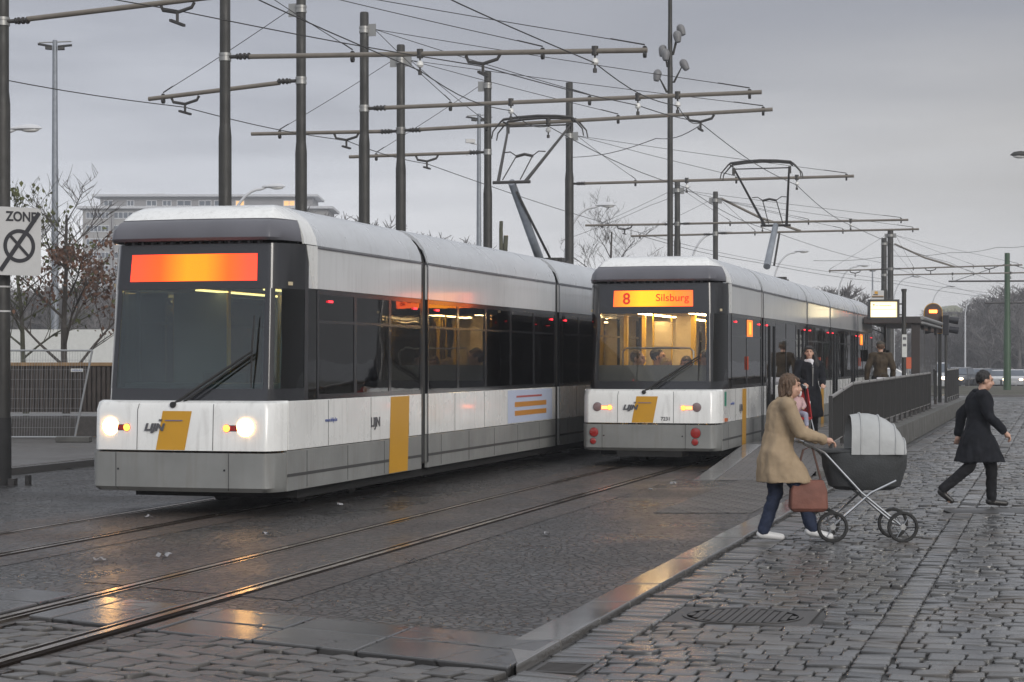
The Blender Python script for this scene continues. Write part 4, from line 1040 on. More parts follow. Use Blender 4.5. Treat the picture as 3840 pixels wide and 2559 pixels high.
# cross-span and feeder cables
A = poles['P6'].copy(); A.z = zpx(592, 50.2); Bq = armpt('P4', 2627, 470)
wire('feeder cable climbing from the pole beside the standing tram to the long arm', [A+Vector((.1, -.1, 0)), at(2460, 520, 42), Bq], r=.009, sag=.1)
wire('thin span wire high on the right, running out of the picture', [at(3050, 978, 96), at(3340, 960, 97), at(3560, 948, 98), at(3740, 928, 99), at(3900, 912, 100)], r=.012, sag=.1)
wire('span wire from the short arms towards the far poles', [armpt('P8', 2400, 884)+Vector((0, 0, 0)), at(2840, 985, 80), at(3330, 1060, 100), at(3900, 1135, 110)], r=.010, sag=.1)
wire('thin wire rising right behind the pantograph of the standing tram', [at(2100, 905, 64), at(2440, 770, 60), at(2590, 700, 58)], r=.006, sag=.05)

# ------------------------------------------------------------------ spotlight mast
P = Vector(((2513-1920)/F*44, 44, 0))
t = thing('spotlight_mast', 'tall dark mast with six round spotlights between the two tracks', 'light mast', P, 0)
q = MB(); q.lathe([(.075, 0), (.066, 5), (.060, 8.5), (.056, 8.52), (.047, 9.7), (.045, 13)], 16); q.build('mast', M['pole'], t, smooth=True)
sp = [(2554, 112, 2524, 205, .35), (2540, 137, 2524, 205, .1), (2485, 190, 2503, 250, -.1), (2496, 205, 2503, 250, .0), (2566, 243, 2528, 308, .5), (2465, 282, 2500, 345, -.2)]
for k, (hx, hy, bx, by, tl) in enumerate(sp):
    hp = at(hx, hy, 43.9+(.25 if k in (0, 2) else 0))-P; bp_ = at(bx, by, 44)-P
    q = MB(); q.tube([(0, 0, bp_.z), (bp_.x, 0, bp_.z), (hp.x*.75+bp_.x*.25, 0, hp.z-.05)], [.035, .03, .015], 6); am = q.build('lamp_bracket', M['pole'], t)
    q = MB(); rings = []; ax = Vector((math.sin(tl), -.15, -math.cos(tl))).normalized()
    pts = [hp-ax*.13, hp-ax*.10, hp-ax*.04, hp+ax*.02, hp+ax*.10, hp+ax*.14]
    q.tube(pts, [.03, .075, .098, .092, .075, .06], 16); q.build('spotlight', M['spot'], am, smooth=True)

# ------------------------------------------------------------------ street lamps
def lamp_proto():
    t = thing('street_lamp', 'x', 'street lamp', (0, 0, 0), 0, 'curved neck street lamps')
    q = MB(); n = 10; Rr = 1.35
    pts = [(-1.55, 0, 0), (-1.55, 0, 5.9)]+[(-1.55+1.15*(1-math.cos(a)), 0, 5.9+1.95*math.sin(a)) for a in [math.pi/2*k/n for k in range(1, n+1)]]+[(-.2, 0, 7.92)]
    q.tube(pts, [.085, .07]+[.05]*n+[.035], 12); q.build('lamp_post', M['lampgrey'], t, smooth=True)
    q = MB(); rings = []
    for x, wy, h0, h1 in ((-.38, .03, .02, .03), (-.3, .07, .04, .05), (-.1, .13, .05, .10), (.15, .16, .05, .13), (.35, .12, .03, .10), (.46, .03, .0, .02)):
        rings.append([Vector((x, wy*math.cos(a), 7.93+(h1 if math.sin(a) > 0 else h0)*math.sin(a))) for a in [2*math.pi*k/14 for k in range(14)]])
    q.loft(rings); hd = q.build('lamp_head', M['lampgrey'], t, smooth=True)
    q = MB(); q.ell((.15, 0, 7.90), (.24, .12, .07)); q.build('lamp_bowl', M['lampglass'], hd, smooth=True)
    return t
lamps = [(65, 290, 'beside the dark pole at the left edge'), (633, 425, 'rising just above the roof of the moving tram'), (1395, 468, 'in front of the pruned bare tree'), (1665, 530, 'just left of the standing tram pantograph'),
         (1845, 575, 'just right of the standing tram pantograph'), (1985, 608, 'above the second roof section of the standing tram'), (2105, 633, 'behind the lit timetable display'), (2187, 656, 'behind the arched signal board'), (2258, 676, 'farthest, left of the green pole')]
lp0 = lamp_proto()
for i, (vx, vy, lab) in enumerate(lamps):
    o = lp0 if i == 0 else copy_tree(lp0)
    D = HZ-vy*1.632; Y = 6.2*F/D; p = at(vx*1.632, vy*1.632, Y); o.location = (p.x-.1, p.y, 0); o['label'] = 'curved neck street lamp '+lab
p = at(3820, 580, 60); o = copy_tree(lp0); o.location = (p.x+.2, p.y, p.z-7.95); o.location.z = 0; o.scale = (-1, 1, p.z/7.95); o['label'] = 'dark street lamp head poking in at the right edge'
for ch in o.children:
    ch.data = ch.data.copy(); ch.data.materials.clear(); ch.data.materials.append(M['pole'])
# ------------------------------------------------------------------ galvanised floodlight masts
def mast(px, top_py, Y, label, cam_=False):
    P = Vector(((px-1920)/F*Y, Y, 0)); zt = zpx(top_py, Y)
    t = thing('floodlight_mast', label, 'light mast', P, R(12)); k = 1
    q = MB(); q.lathe([(.17, 0), (.14, zt*.5), (.10, zt), (.03, zt+.02)], 14); q.build('mast', M['galv'], t, smooth=True)
    q = MB(); q.tube([(-.65, 0, zt-.12), (.68, 0, zt-.02)], .03, 6); q.build('cross_bar', M['clamp'], t)
    for sg in (-1, 1):
        q = MB(); q.slab([(sg*.12, -.2, zt-.28), (sg*.7, -.2, zt-.20), (sg*.7, .2, zt-.20), (sg*.12, .2, zt-.28)], (0, 0, 1), .04); q.slab([(sg*.12, -.15, zt-.40), (sg*.4, -.15, zt-.38), (sg*.4, .15, zt-.38), (sg*.12, .15, zt-.40)], (0, 0, 1), .12); q.build('floodlight', M['pole'], t)
    if cam_:
        q = MB(); z2 = zpx(545, Y); q.tube([(0, 0, z2), (-.5, -.1, z2+.1)], .03, 6); q.box((-.75, -.2, z2+.1), (-.25, .02, z2+.3)); q.tube([(0, 0, z2-.5), (-.55, -.1, z2-.3), (-.7, -.1, z2-.6)], .035, 6); q.build('traffic_camera', M['signwhite'], t)
mast(206, 152, 81, 'tall galvanised floodlight mast behind the leafy trees at left')
mast(1796, 428, 105, 'galvanised floodlight mast with a camera, beside the tram pole at centre', True)
mast(3272, 1009, 280, 'distant floodlight mast seen above the lit timetable display')

# ------------------------------------------------------------------ zone sign
Ps = at(72, 906, 27.35)
t = thing('zone_sign', 'white rectangular end of no parking zone sign on the dark pole', 'sign', Ps, R(38))
def rrect(w_, h_, r, n=6):
    pts = []
    for cx, cy, a0 in ((w_/2-r, h_/2-r, 0), (-w_/2+r, h_/2-r, 90), (-w_/2+r, -h_/2+r, 180), (w_/2-r, -h_/2+r, 270)):
        for k in range(n+1): a = R(a0+90*k/n); pts.append((cx+r*math.cos(a), cy+r*math.sin(a)))
    return pts
q = MB(); q.slab([(x, 0, z) for x, z in rrect(.66, .97, .06)], (0, 1, 0), .03); pl_ = q.build('sign_plate', M['signwhite'], t)
text('lettering', 'ZONE', .135, M['ink'], t, (-.20, -.004, .29), (R(90), 0, 0), bold=.006, sx=.88)
q = MB(); n = 40
for k in range(n):
    a0, a1 = 2*math.pi*k/n, 2*math.pi*(k+1)/n
    c = Vector((.0, -.003, -.065))
    def pp(a, r): return c+Vector((r*math.cos(a), 0, r*math.sin(a)))
    q.slab([pp(a0, .185), pp(a1, .185), pp(a1, .24), pp(a0, .24)], (0, -1, 0), .003)
q.build('ring_symbol', M['ink'], t)
def bar(mb, a, b, wd, y): 
    a, b = Vector((a[0], y, a[1])), Vector((b[0], y, b[1])); d = (b-a).normalized(); nx = Vector((-d.z, 0, d.x))*wd/2
    mb.slab([a-nx, b-nx, b+nx, a+nx], (0, -1, 0), .003)
q = MB(); bar(q, (-.135, .075), (.135, -.205), .042, -.007); q.build('cross_symbol', M['ink'], t)
q = MB(); bar(q, (-.285, -.42), (.30, .42), .062, -.011); q.build('slash_symbol', M['ink'], t)
q = MB(); q.box((-.14, .03, -.25), (-.06, .09, -.2)); q.box((-.14, .03, .2), (-.06, .09, .25)); q.build('mounting_bracket', M['clamp'], t)
# pole stickers and base plate of the left pole
Pp = [x for x in bpy.data.objects if x.name == 'catenary_pole'][0]
q = MB(); q.lathe([(.125, 0), (.122, .95), (.118, .97)], 20); q.build('base_sleeve', M['rubber'], Pp, smooth=True)
for z in (zpx(1076, 27.6), zpx(1168, 27.6)):
    q = MB(); q.lathe([(.113, z-.012), (.113, z+.012)], 20); q.build('clamp_band', M['signwhite'], Pp)
q = MB(); q.box((.14, -.1, 0), (.24, 0, .10)); q.box((.30, .1, 0), (.36, .18, .14)); q.build('anchor_bolt', M['iron'], Pp)
# ================================================================== PLATFORM FURNITURE
def railing(name, label, pts, ztops, zbases, cap=True, post_every=1.55, group=None):
    """pts: list of c-line points (c, Y)"""
    base = CY(pts[0][0], pts[0][1]); t = thing(name, label, 'railing', base, 0, group)
    W_ = [CY(c, y)-base for c, y in pts]
    tr = MB(); tr.tube([p+Vector((0, 0, z)) for p, z in zip(W_, ztops)], .032, 8); tr.build('top_rail', M['fencetop'], t, smooth=True)
    br = MB(); br.tube([p+Vector((0, 0, z+.16)) for p, z in zip(W_, zbases)], .018, 6); br.build('bottom_rail', M['fencetop'], t, smooth=True)
    bars = MB()
    for i in range(len(W_)-1):
        a, b = W_[i], W_[i+1]; ln = (b-a).length; n = max(1, int(ln/.115)); npst = max(1, round(ln/post_every))
        d = (b-a).normalized(); d.z = 0; nx = Vector((-d.y, d.x, 0))
        def bx(mb, f, hw, hd, zb, zt_):
            p = a.lerp(b, f); P4 = [p-d*hd-nx*hw, p+d*hd-nx*hw, p+d*hd+nx*hw, p-d*hd+nx*hw]
            z0 = zbases[i]+(zbases[i+1]-zbases[i])*f+zb; z1 = ztops[i]+(ztops[i+1]-ztops[i])*f+zt_
            mb.add([(q.x, q.y, z0) for q in P4]+[(q.x, q.y, z1) for q in P4], [(3,2,1,0),(4,5,6,7),(0,1,5,4),(1,2,6,5),(2,3,7,6),(3,0,4,7)])
        for k in range(n): bx(bars, (k+.5)/n, .018, .006, .17, -.01)
        for k in range(npst+(1 if i == len(W_)-2 else 0)):
            pm = MB(); bx(pm, k/npst, .03, .03, 0, .03); 
            p = a.lerp(b, k/npst); z0 = zbases[i]+(zbases[i+1]-zbases[i])*k/npst
            pm.box((p.x-.06, p.y-.06, z0), (p.x+.06, p.y+.06, z0+.02)); pm.build('post', M['fence'], t)
    bars.build('bars', M['fence'], t)
    return t
railing('platform_railing', 'long dark grey railing along the platform edge above the cobbled street', [(-3.8, 32.0), (-3.8, 35.3), (-3.8, 56.6)], [1.17, 1.36, 1.41], [.25, .35, .35])
railing('platform_railing', 'short dark railing section beyond the tram shelter', [(-3.8, 65), (-3.8, 72.5)], [1.45, 1.46], [.35, .35])
# shelter
Ys0, Ys1 = 54.5, 63.3
sb = CY(-4.06, Ys0, PH+.0); t = thing('tram_shelter', 'dark framed glass waiting shelter with flat roof on the platform', 'shelter', sb, -TH)
Ln = (Ys1-Ys0)/CS
q = MB(); q.box((-1.45, -.1, 2.50), (.16, Ln+.1, 2.70)); rf = q.build('roof', mat('shelter_roof_brown', (.05, .042, .04), .5, noise=.2), t, bevel=.02)
q = MB(); q.tube([(.19, -.1, 2.66), (.19, Ln+.1, 2.66)], .055, 8); q.tube([(.19, -.1, 2.52), (.19, Ln+.1, 2.52)], .035, 8); q.build('gutter_rail', M['clamp'], rf, smooth=True)
for y in (0.05, Ln/3, 2*Ln/3, Ln-.05):
    q = MB(); q.box((-.12 if y < 1 else -.05, y-.05, 0), (.12 if y < 1 else .05, y+.05, 2.50)); q.build('post', mat('shelter_post_brown', (.045, .037, .034), .5), t, bevel=.01)
for k in range(3):
    y0, y1 = .1+k*Ln/3, (k+1)*Ln/3-.1
    q = MB(); q.box((.035, y0, .18), (.047, y1, 2.35)); q.build('glass_panel', M['shelterglass'], t)
q = MB(); q.box((-.62, .5, .43), (-.22, Ln-.5, .48)); q.box((-.45, 1, 0), (-.38, 1.08, .43)); q.box((-.45, Ln-1.1, 0), (-.38, Ln-1, .43)); q.build('bench', M['wood'], t)
q = MB(); q.box((-.16, Ln*.55, .35), (-.10, Ln*.55+1.2, 2.05)); q.build('notice_board', M['wallwhite'], t)
# display pole
Yd = 52.0; dp = at(3390, 1409, Yd); dp.z = PH
t = thing('timetable_display', 'lit yellow timetable display held out from a dark round post', 'display', dp, 0)
zt = zpx(1094, Yd)-PH
q = MB(); q.lathe([(.06, 0), (.06, zt), (.075, zt+.001), (.075, zt+.07)], 16); q.build('post', M['pole'], t, smooth=True)
xl, xr_ = (3256-3390)/F*Yd, (3371-3390)/F*Yd; z0, z1 = zpx(1198, Yd)-PH, zpx(1124, Yd)-PH
q = MB(); q.box((xl, -.08, z0), (xr_, .12, z0+.05)); q.box((xl, -.08, z1-.05), (xr_, .12, z1)); q.box((xl, -.08, z0+.05), (xl+.05, .12, z1-.05)); q.box((xr_-.05, -.08, z0+.05), (xr_, .12, z1-.05)); q.box((xl+.05, .06, z0+.05), (xr_-.05, .12, z1-.05)); hs_ = q.build('housing', M['ink'], t)
for z in (z0+.12, z1-.12): q = MB(); q.box((xr_, -.02, z-.02), (-.05, .03, z+.02)); q.build('bracket', M['pole'], t)
q = MB(); q.box((xl+.06, -.02, z0+.06), (xr_-.06, .05, z1-.06)); sc_ = q.build('screen', M['disp'], hs_)
zm = (z0+z1)/2
q = MB(); q.box((xl+.07, -.026, zm+.0), (xr_-.07, -.021, zm+.008)); q.build('screen_line', M['ink'], sc_)
text('lettering', '8', .075, M['ink'], sc_, (xl+.12, -.024, zm+.07), (R(90), 0, 0), bold=.003)
for k in range(9):
    if k == 1: continue
    q = MB(); q.box((xl+.22+k*.045, -.026, zm+.09), (xl+.245+k*.045, -.021, zm+.115)); q.build('screen_text', M['ink'], sc_)
q = MB(); q.box((-.067, -.068, zpx(1340, Yd)-PH), (.067, -.062, zpx(1255, Yd)-PH)); tb = q.build('timetable_sheet', M['wallwhite'], t)
for z_ in (1265, 1290): 
    q = MB(); q.box((-.045, -.072, zpx(z_+10, Yd)-PH), (.045, -.069, zpx(z_, Yd)-PH)); q.build('printed_block', M['letter'], tb)
# stop flag
Yf = 57; fp = at(3318, 1200, Yf); fp.z = PH
t = thing('tram_stop_flag', 'white tram stop flag with yellow stripes behind the lit display', 'sign', fp, 0)
q = MB(); q.lathe([(.035, 0), (.035, zpx(1086, Yf)-PH)], 10); q.build('post', M['pole'], t, smooth=True)
a, b = (3267-3318)/F*Yf, -.02; z0, z1 = zpx(1124, Yf)-PH, zpx(1090, Yf)-PH
q = MB(); q.box((a, -.02, z0), (b, .01, z1)); fl_ = q.build('flag_plate', M['signwhite'], t)
for (u0, u1, v0, v1, mm) in ((.25, .5, .62, .9, 'yellow'), (.05, .95, .22, .34, 'ink'), (.05, .95, .36, .41, 'yellow'), (.15, .5, .48, .58, 'ink')):
    q = MB(); q.box((a+(b-a)*u0, -.026, z0+(z1-z0)*v0), (a+(b-a)*u1, -.021, z0+(z1-z0)*v1)); q.build('flag_print', M[mm], fl_)
# arched signal board
Yg = 66; gp = at(3524, 1300, Yg); gp.z = 0
t = thing('signal_board', 'arched dark signal board with yellow border and a lit orange bar', 'signal', gp, 0)
q = MB(); q.lathe([(.07, -.03), (.06, zpx(1200, Yg))], 14); q.build('post', M['pole'], t, smooth=True)
cx = (3497-3524)/F*Yg; hw = 35/F*Yg; zb, zc = zpx(1252, Yg), zpx(1172, Yg)
def arch(w_, off): return [(cx+w_, zb+off), ]+[(cx+w_*math.cos(a), zc+w_*math.sin(a)) for a in [math.pi*k/16 for k in range(17)]]+[(cx-w_, zb+off)]
q = MB(); q.slab([(x, -.10, z) for x, z in arch(hw, 0)], (0, 1, 0), .03); q.build('border', M['yellow'], t)
q = MB(); q.slab([(x, -.104, z) for x, z in arch(hw-.025, .02)], (0, -1, 0), .02); bb = q.build('board', mat('signal_board_brown', (.05, .028, .02), .35), t)
q = MB(); z_ = zpx(1169, Yg); 
for x0, x1 in ((-.14, -.10), (-.085, .02), (.03, .12)): q.box((cx+x0, -.16, z_-.05), (cx+x1, -.125, z_+.05))
q.build('lit_bar', mat('signal_bar_lit', (1, .5, .1), .3, emit=(1, .22, .03), estr=9), bb)
# traffic light beside it
tp_ = at(3545, 1300, Yg-.3); tp_.z = 0
t = thing('traffic_light', 'dark traffic light seen from the side with two hooded lamps', 'traffic light', (tp_.x+.02, tp_.y, 0), R(78))
q = MB(); q.box((-.14, -.10, zpx(1258, Yg)), (.14, .10, zpx(1186, Yg)+.02)); q.build('housing', M['ink'], t, bevel=.02)
q = MB(); q.lathe([(.05, -.07), (.05, zpx(1258, Yg))], 10); q.build('post', M['pole'], t, smooth=True)
for zz in (1200, 1236):
    q = MB(); zz_ = zpx(zz, Yg); q.tube([(0, -.10, zz_), (0, -.42, zz_-.05)], [.11, .12], 16); q.build('lamp_hood', M['ink'], t, smooth=True)

# ================================================================== LEFT BACKGROUND
Yh = 39.6
x0, x1 = (-60-1920)/F*Yh, (346-1920)/F*Yh
t = thing('site_fence', 'leaning galvanised mesh site fence panel standing on the left pavement', 'fence', (x0, Yh, .1), 0)
zt, zb = zpx(1315, Yh)-.1, zpx(1640, Yh)-.1
Lx = x1-x0; lx2 = (277-(-60))/F*Yh
q = MB(); q.tube([(0, 0, zt), (Lx, 0, zt)], .02, 8); q.tube([(0, 0, zb), (lx2+.05, 0, zb)], .02, 8); q.tube([(lx2, 0, 0), (Lx, 0, zt)], .022, 8); q.tube([(0, 0, 0), (0, 0, zt)], .022, 8); q.build('tube_frame', M['mesh'], t, smooth=True)
q = MB(); n = int(Lx/.055)
for k in range(n):
    x = k*.055; zl = zb; xx = x+.12
    f = 1
    if xx+.0 > lx2: zl = zt*(xx-lx2)/(Lx-lx2+1e-6)
    q.tube([(xx-.06 if xx < lx2 else xx, 0, max(zb, zl)), (min(xx, Lx), 0, zt)], .0035, 3)
for k in range(1, 9): z = zb+(zt-zb)*k/9; q.tube([(0, 0, z), (lx2+(Lx-lx2)*(z/zt), 0, z)], .003, 3)
q.build('wire_mesh', M['mesh'], t)
hx0 = (267+60)/F*Yh; q = MB(); q.box((hx0, -.03, zpx(1395, Yh)-.1), (hx0+.25, -.022, zpx(1383, Yh)-.1)); lb = q.build('name_plate', M['wallwhite'], t)
text('lettering', 'HERAS', .04, M['blue'], lb, (hx0+.02, -.033, zpx(1395, Yh)-.1+.012), (R(90), 0, 0), sx=1.3)
q = MB(); q.box((lx2-.35, -.15, -.0), (lx2+.35, .15, .12)); q.box((-.3, -.15, 0), (.3, .15, .12)); q.build('fence_foot', M['conc'], t, bevel=.02)
# brown slatted railing on a low stone wall
Yw = 42.5; x0 = -16; x1 = 6
q = MB(); q.box((x0, Yw, -.1), (x1, Yw+.4, zpx(1560, Yw)-.02)); o = q.build('stone_wall', M['conc2']); tag(o, 'low rough stone wall under the brown slatted railing', 'wall')
t = thing('slatted_railing', 'brown slatted railing with a tan timber cap on the low wall', 'railing', (x0, Yw+.2, zpx(1560, Yw)-.02), 0)
hh = zpx(1365, Yw)-zpx(1560, Yw); Lr = x1-x0
q = MB(); q.box((0, -.07, hh-.03), (Lr, .07, hh+.05)); q.build('timber_cap', M['wood'], t, bevel=.01)
q = MB(); q.box((0, -.05, .02), (Lr, .05, .06)); q.build('bottom_rail', M['mesh'], t)
q = MB(); n = int(Lr/.106)
for k in range(n): q.box((k*.106, -.045, .10), (k*.106+.072, -.01, hh-.03))
q.build('slats', M['brown'], t)
q = MB(); q.box((0, .02, .1), (Lr, .03, hh-.03)); q.build('backing_sheet', M['brown'], t)
# white hoarding
q = MB(); Yb = 68; q.box(((-400-1920)/F*Yb, Yb, 0), ((1200-1920)/F*Yb, Yb+3, zpx(1236, Yb))); o = q.build('white_hoarding', M['wallwhite']); tag(o, 'long plain white site hut behind the young trees', 'hut')
q = MB()

# ------------------------------------------------------------------ building on the left
Yb = 400
def bx(px): return (px-1920)/F*Yb
bz0, bz1 = zpx(784, Yb), zpx(738, Yb)
M['bwall'] = mat('building_render', (.33, .32, .31), .8, noise=.06, nscale=.2)
M['bwall2'] = mat('penthouse_render', (.27, .265, .27), .8, noise=.06, nscale=.2)
M['bglass'] = mat('building_window_glass', (.10, .12, .15), .15, noise=.4, nscale=.3)
M['bframe'] = mat('building_window_frame', (.62, .63, .65), .5)
M['blit'] = mat('building_window_lit', (.8, .5, .2), .5, emit=(1, .55, .2), estr=.9)
t = thing('apartment_building', 'grey multi storey apartment building beyond the moving tram', 'building', (bx(310), Yb, -1), 0)
ox = bx(310)
q = MB(); q.box((0, 0, 0), (bx(1230)-ox, 14, bz0+1)); q.build('wall', M['bwall'], t)
q = MB(); q.box((bx(290)-ox, -1.2, bz0+1), (bx(1250)-ox, 15, bz0+1.5)); q.build('roof', M['lampgrey'], t)
q = MB(); q.box((bx(372)-ox, 1, bz0+1.5), (bx(1170)-ox, 13, bz1+1)); q.build('penthouse_wall', M['bwall2'], t)
q = MB(); q.box((bx(345)-ox, -.6, bz1+1), (bx(1192)-ox, 14.5, bz1+1.45)); q.box((bx(540)-ox, 3, bz1+1.45), (bx(605)-ox, 8, bz1+1.9)); q.build('penthouse_roof', M['lampgrey'], t)
for k in range(2):
    xx = bx(421+k*520)-ox; q = MB(); q.box((xx-.45, -.25, 0), (xx+.45, -.01, bz0+1)); q.build('downpipe_strip', M['bwall2'], t)
def win(px0, px1, py0, py1, lit=False, nm=3, y=0):
    xa, xb = bx(px0)-ox, bx(px1)-ox; za, zb = zpx(py1, Yb)+1, zpx(py0, Yb)+1
    q = MB(); f_ = .16
    q.box((xa, y-.12, za), (xb, y-.02, za+f_)); q.box((xa, y-.12, zb-f_), (xb, y-.02, zb))
    for k in range(nm+1): xm = xa+(xb-xa-f_)*k/nm; q.box((xm, y-.12, za+f_), (xm+f_, y-.02, zb-f_))
    o = q.build('window', M['bframe'], t); q = MB(); q.box((xa+.02, y-.08, za+.05), (xb-.02, y-.03, zb-.05)); q.build('pane', M['blit'] if lit else M['bglass'], o)
for r_, py in enumerate(range(795, 1100, 50)):
    for px0, px1, nm in ((322, 410, 6), (424, 500, 4), (520, 600, 4), (620, 700, 4), (730, 810, 4), (830, 910, 4)):
        win(px0, px1, py, py+26, lit=(r_ == 2 and px0 == 424), nm=nm)
for px0, px1 in ((385, 420), (472, 500), (545, 585), (606, 640), (660, 715), (742, 790), (800, 840), (880, 915), (1060, 1105)):
    win(px0, px1, 750, 773, lit=(px0 in (880, 1060)), nm=2, y=1)

# pale gabled building behind the trees on the right
Yb2 = 330; t = thing('gabled_building', 'pale greenish gabled building half hidden behind the bare trees', 'building', ((3560-1920)/F*Yb2, Yb2, -1), 0)
gm = mat('pale_green_render', (.30, .31, .24), .8, noise=.06, nscale=.2); gm2 = mat('grey_roof', (.16, .16, .17), .7)
def X2(px): return (px-3560)/F*Yb2
q = MB(); q.box((X2(3530), 0, 0), (X2(3745), 12, zpx(1175, Yb2)+1)); q.box((X2(3745), 0, 0), (X2(3900), 12, zpx(1185, Yb2)+1)); q.build('wall', gm, t)
for a, b in ((3540, 3610), (3690, 3760)):
    q = MB(); zt_, zs_ = zpx(1146, Yb2)+1, zpx(1160, Yb2)+1; zq = zpx(1176, Yb2)+1; m_ = (a+b)/2
    q.slab([(X2(a), -.4, zq), (X2(b), -.4, zq), (X2(b), -.4, zs_), (X2(m_+9), -.4, zt_), (X2(m_-9), -.4, zt_), (X2(a), -.4, zs_)], (0, 1, 0), 8); q.build('gable', gm, t)
q = MB(); q.box((X2(3525), -.6, zpx(1175, Yb2)+1), (X2(3690), 12.5, zpx(1172, Yb2)+1)); q.build('roof', gm2, t)

# ================================================================== TREES
M['bark'] = mat('bark_grey', (.06, .052, .045), .9, noise=.3, nscale=3)
M['bark_green'] = mat('bark_greenish', (.08, .08, .055), .9, noise=.3, nscale=3)
M['twig'] = mat('twigs_far', (.15, .14, .138), .95, noise=.3, nscale=.6)
M['leafg'] = mat('leaf_olive', (.09, .10, .03), .7, noise=.4, nscale=6)
M['leafb'] = mat('leaf_brown', (.115, .06, .038), .8, noise=.45, nscale=4)
def tree(name, label, loc, height, seed, trunk_mat, levels=4, nb=5, r0=.09, spread=.55, leaf=None, nleaf=0, leafsz=.08, twig_r=.008, group=None, first=.3, twigmat=None, leafzone=None, upw=.35):
    rg = random.Random(seed); t = thing(name, label, 'tree', loc, 0, group)
    tk = MB(); tw = MB(); tips = []
    def branch(p, d, ln, r, lv):
        n = 4; pts = [p]; dd = d.copy()
        for k in range(n):
            dd = (dd+Vector((rg.gauss(0, .12), rg.gauss(0, .12), rg.gauss(0, .06)+.05*upw))).normalized(); pts.append(pts[-1]+dd*ln/n)
        (tk if lv <= 1 else tw).tube(pts, [r*(1-.6*k/n) for k in range(n+1)], 7 if lv <= 1 else 3, caps=False)
        if lv >= levels: tips.append(pts[-1]); tips.append(pts[2]); return
        for k in range(nb+(2 if lv == 1 else 0)):
            f = rg.uniform(.25, 1); i = min(n-1, int(f*n)); q = pts[i].lerp(pts[i+1], f*n-i)
            az = rg.uniform(0, 2*math.pi); sd_ = Vector((math.cos(az), math.sin(az), rg.uniform(.1, .7)))
            nd = (dd*(1-spread)+sd_*spread).normalized(); branch(q, nd, ln*rg.uniform(.42, .65), max(twig_r, r*.42), lv+1)
        tips.append(pts[-1])
    # trunk
    n = 8; pts = [Vector((0, 0, -.2))]; d = Vector((0, 0, 1))
    for k in range(n): d = (d+Vector((rg.gauss(0, .04), rg.gauss(0, .04), 0))).normalized(); pts.append(pts[-1]+d*height*.85/n)
    tk.tube(pts, [r0*(1-.75*k/n) for k in range(n+1)], 9)
    for k in range(int(nb*2.2)):
        f = first+(1-first)*(k+.5)/(nb*2.2); i = min(n-1, int(f*n)); q = pts[i].lerp(pts[i+1], f*n-i); az = k*2.4+rg.uniform(-.3, .3)
        nd = Vector((math.cos(az), math.sin(az), rg.uniform(.5, 1.1))).normalized(); branch(q, nd, height*(.42-.25*f), r0*(1-.75*f)*.5, 1)
    tk.build('trunk', trunk_mat, t, smooth=True)
    if tw.v: tw.build('crown', twigmat or trunk_mat, t)
    if leaf:
        lf = MB(); 
        for k in range(nleaf):
            p = rg.choice(tips)
            if leafzone and not leafzone(p, rg): continue
            c = p+Vector((rg.gauss(0, .09), rg.gauss(0, .09), rg.gauss(0, .09))); s = leafsz*rg.uniform(.6, 1.3); e = Euler((rg.uniform(0, 6), rg.uniform(0, 6), rg.uniform(0, 6))).to_matrix()
            lf.add([c+e@Vector(v)*s for v in ((-.5, 0, 0), (-.15, .35, .08), (.5, 0, 0), (-.15, -.35, .08))], [(0, 1, 2), (0, 2, 3)])
        lf.build('leaves', leaf, t)
    return t
tp_ = at(102, 1340, 49); tree('young_tree', 'young tree with sparse olive leaves behind the zone sign', (tp_.x, 49, 0), 6.3, 12, M['bark_green'], 3, 5, .09, .42, M['leafg'], 700, .13, group='young trees behind the mesh fence', first=.35, twig_r=.007)
tp_ = at(248, 1340, 47.5); tree('young_tree', 'young tree with dense rusty brown leaves left of the moving tram', (tp_.x, 47.5, 0), 6.6, 7, M['bark'], 3, 5, .11, .55, M['leafb'], 4200, .12, group='young trees behind the mesh fence', first=.22, twig_r=.008,
    leafzone=lambda p, rg: (p.x > -.5 or rg.random() < .25) and p.z < 4.7 and rg.random() < (.25+.75*(math.sin(p.x*4+p.z*3) > -.3)))
tp_ = at(2280, 1000, 88); tree('pruned_tree', 'pruned bare tree between the two trams rooflines', (tp_.x, 88, 0), 9.3, 21, M['bark'], 4, 4, .14, .5, None, 0, group=None, first=.4, twig_r=.008)
# lopped trunk
sp_ = at(1890, 900, 70); t = thing('lopped_trunk', 'sawn off double tree trunk above the moving tram roof', 'tree stump', (sp_.x, 70, 0), 0)
q = MB(); zt_ = zpx(830, 70); q.tube([(-.1, 0, 0), (-.09, 0, zt_*.6), (-.11, 0, zt_-.3), (-.1, 0, zt_)], [.14, .08, .07, .065], 10); q.tube([(-.05, 0, zt_*.6), (.07, 0, zpx(885, 70))], [.09, .085], 10); q.build('trunk', M['bark_green'], t, smooth=True)
q = MB(); q.cyl((.07, 0, zpx(885, 70)), .083, .01, 12); q.build('cut_face', mat('fresh_cut_wood', (.45, .27, .13), .7), t)
protos = []
for k in range(4):
    protos.append(tree('bare_tree', 'x', (0, 0, 0), 9.5, 100+k, M['twig'], 3, 7, .2, .55, None, 0, group='bare trees along the far side of the road', first=.12, twig_r=.035, twigmat=M['twig']))
rg = random.Random(8); spots = []
for k in range(46): spots.append((3560+k*16+rg.uniform(-10, 10), rg.uniform(205, 265), 1))
for k in range(12): spots.append((3250+k*28, rg.uniform(230, 260), .8))
for k in range(30): spots.append((-30+k*17+rg.uniform(-8, 8), rg.uniform(170, 215), 1))
for k in range(9): spots.append((1130+k*110+rg.uniform(-30, 30), 215, .9))
for k in range(4): spots.append((3080+k*34, 150, 1.0))
used = [False]*4
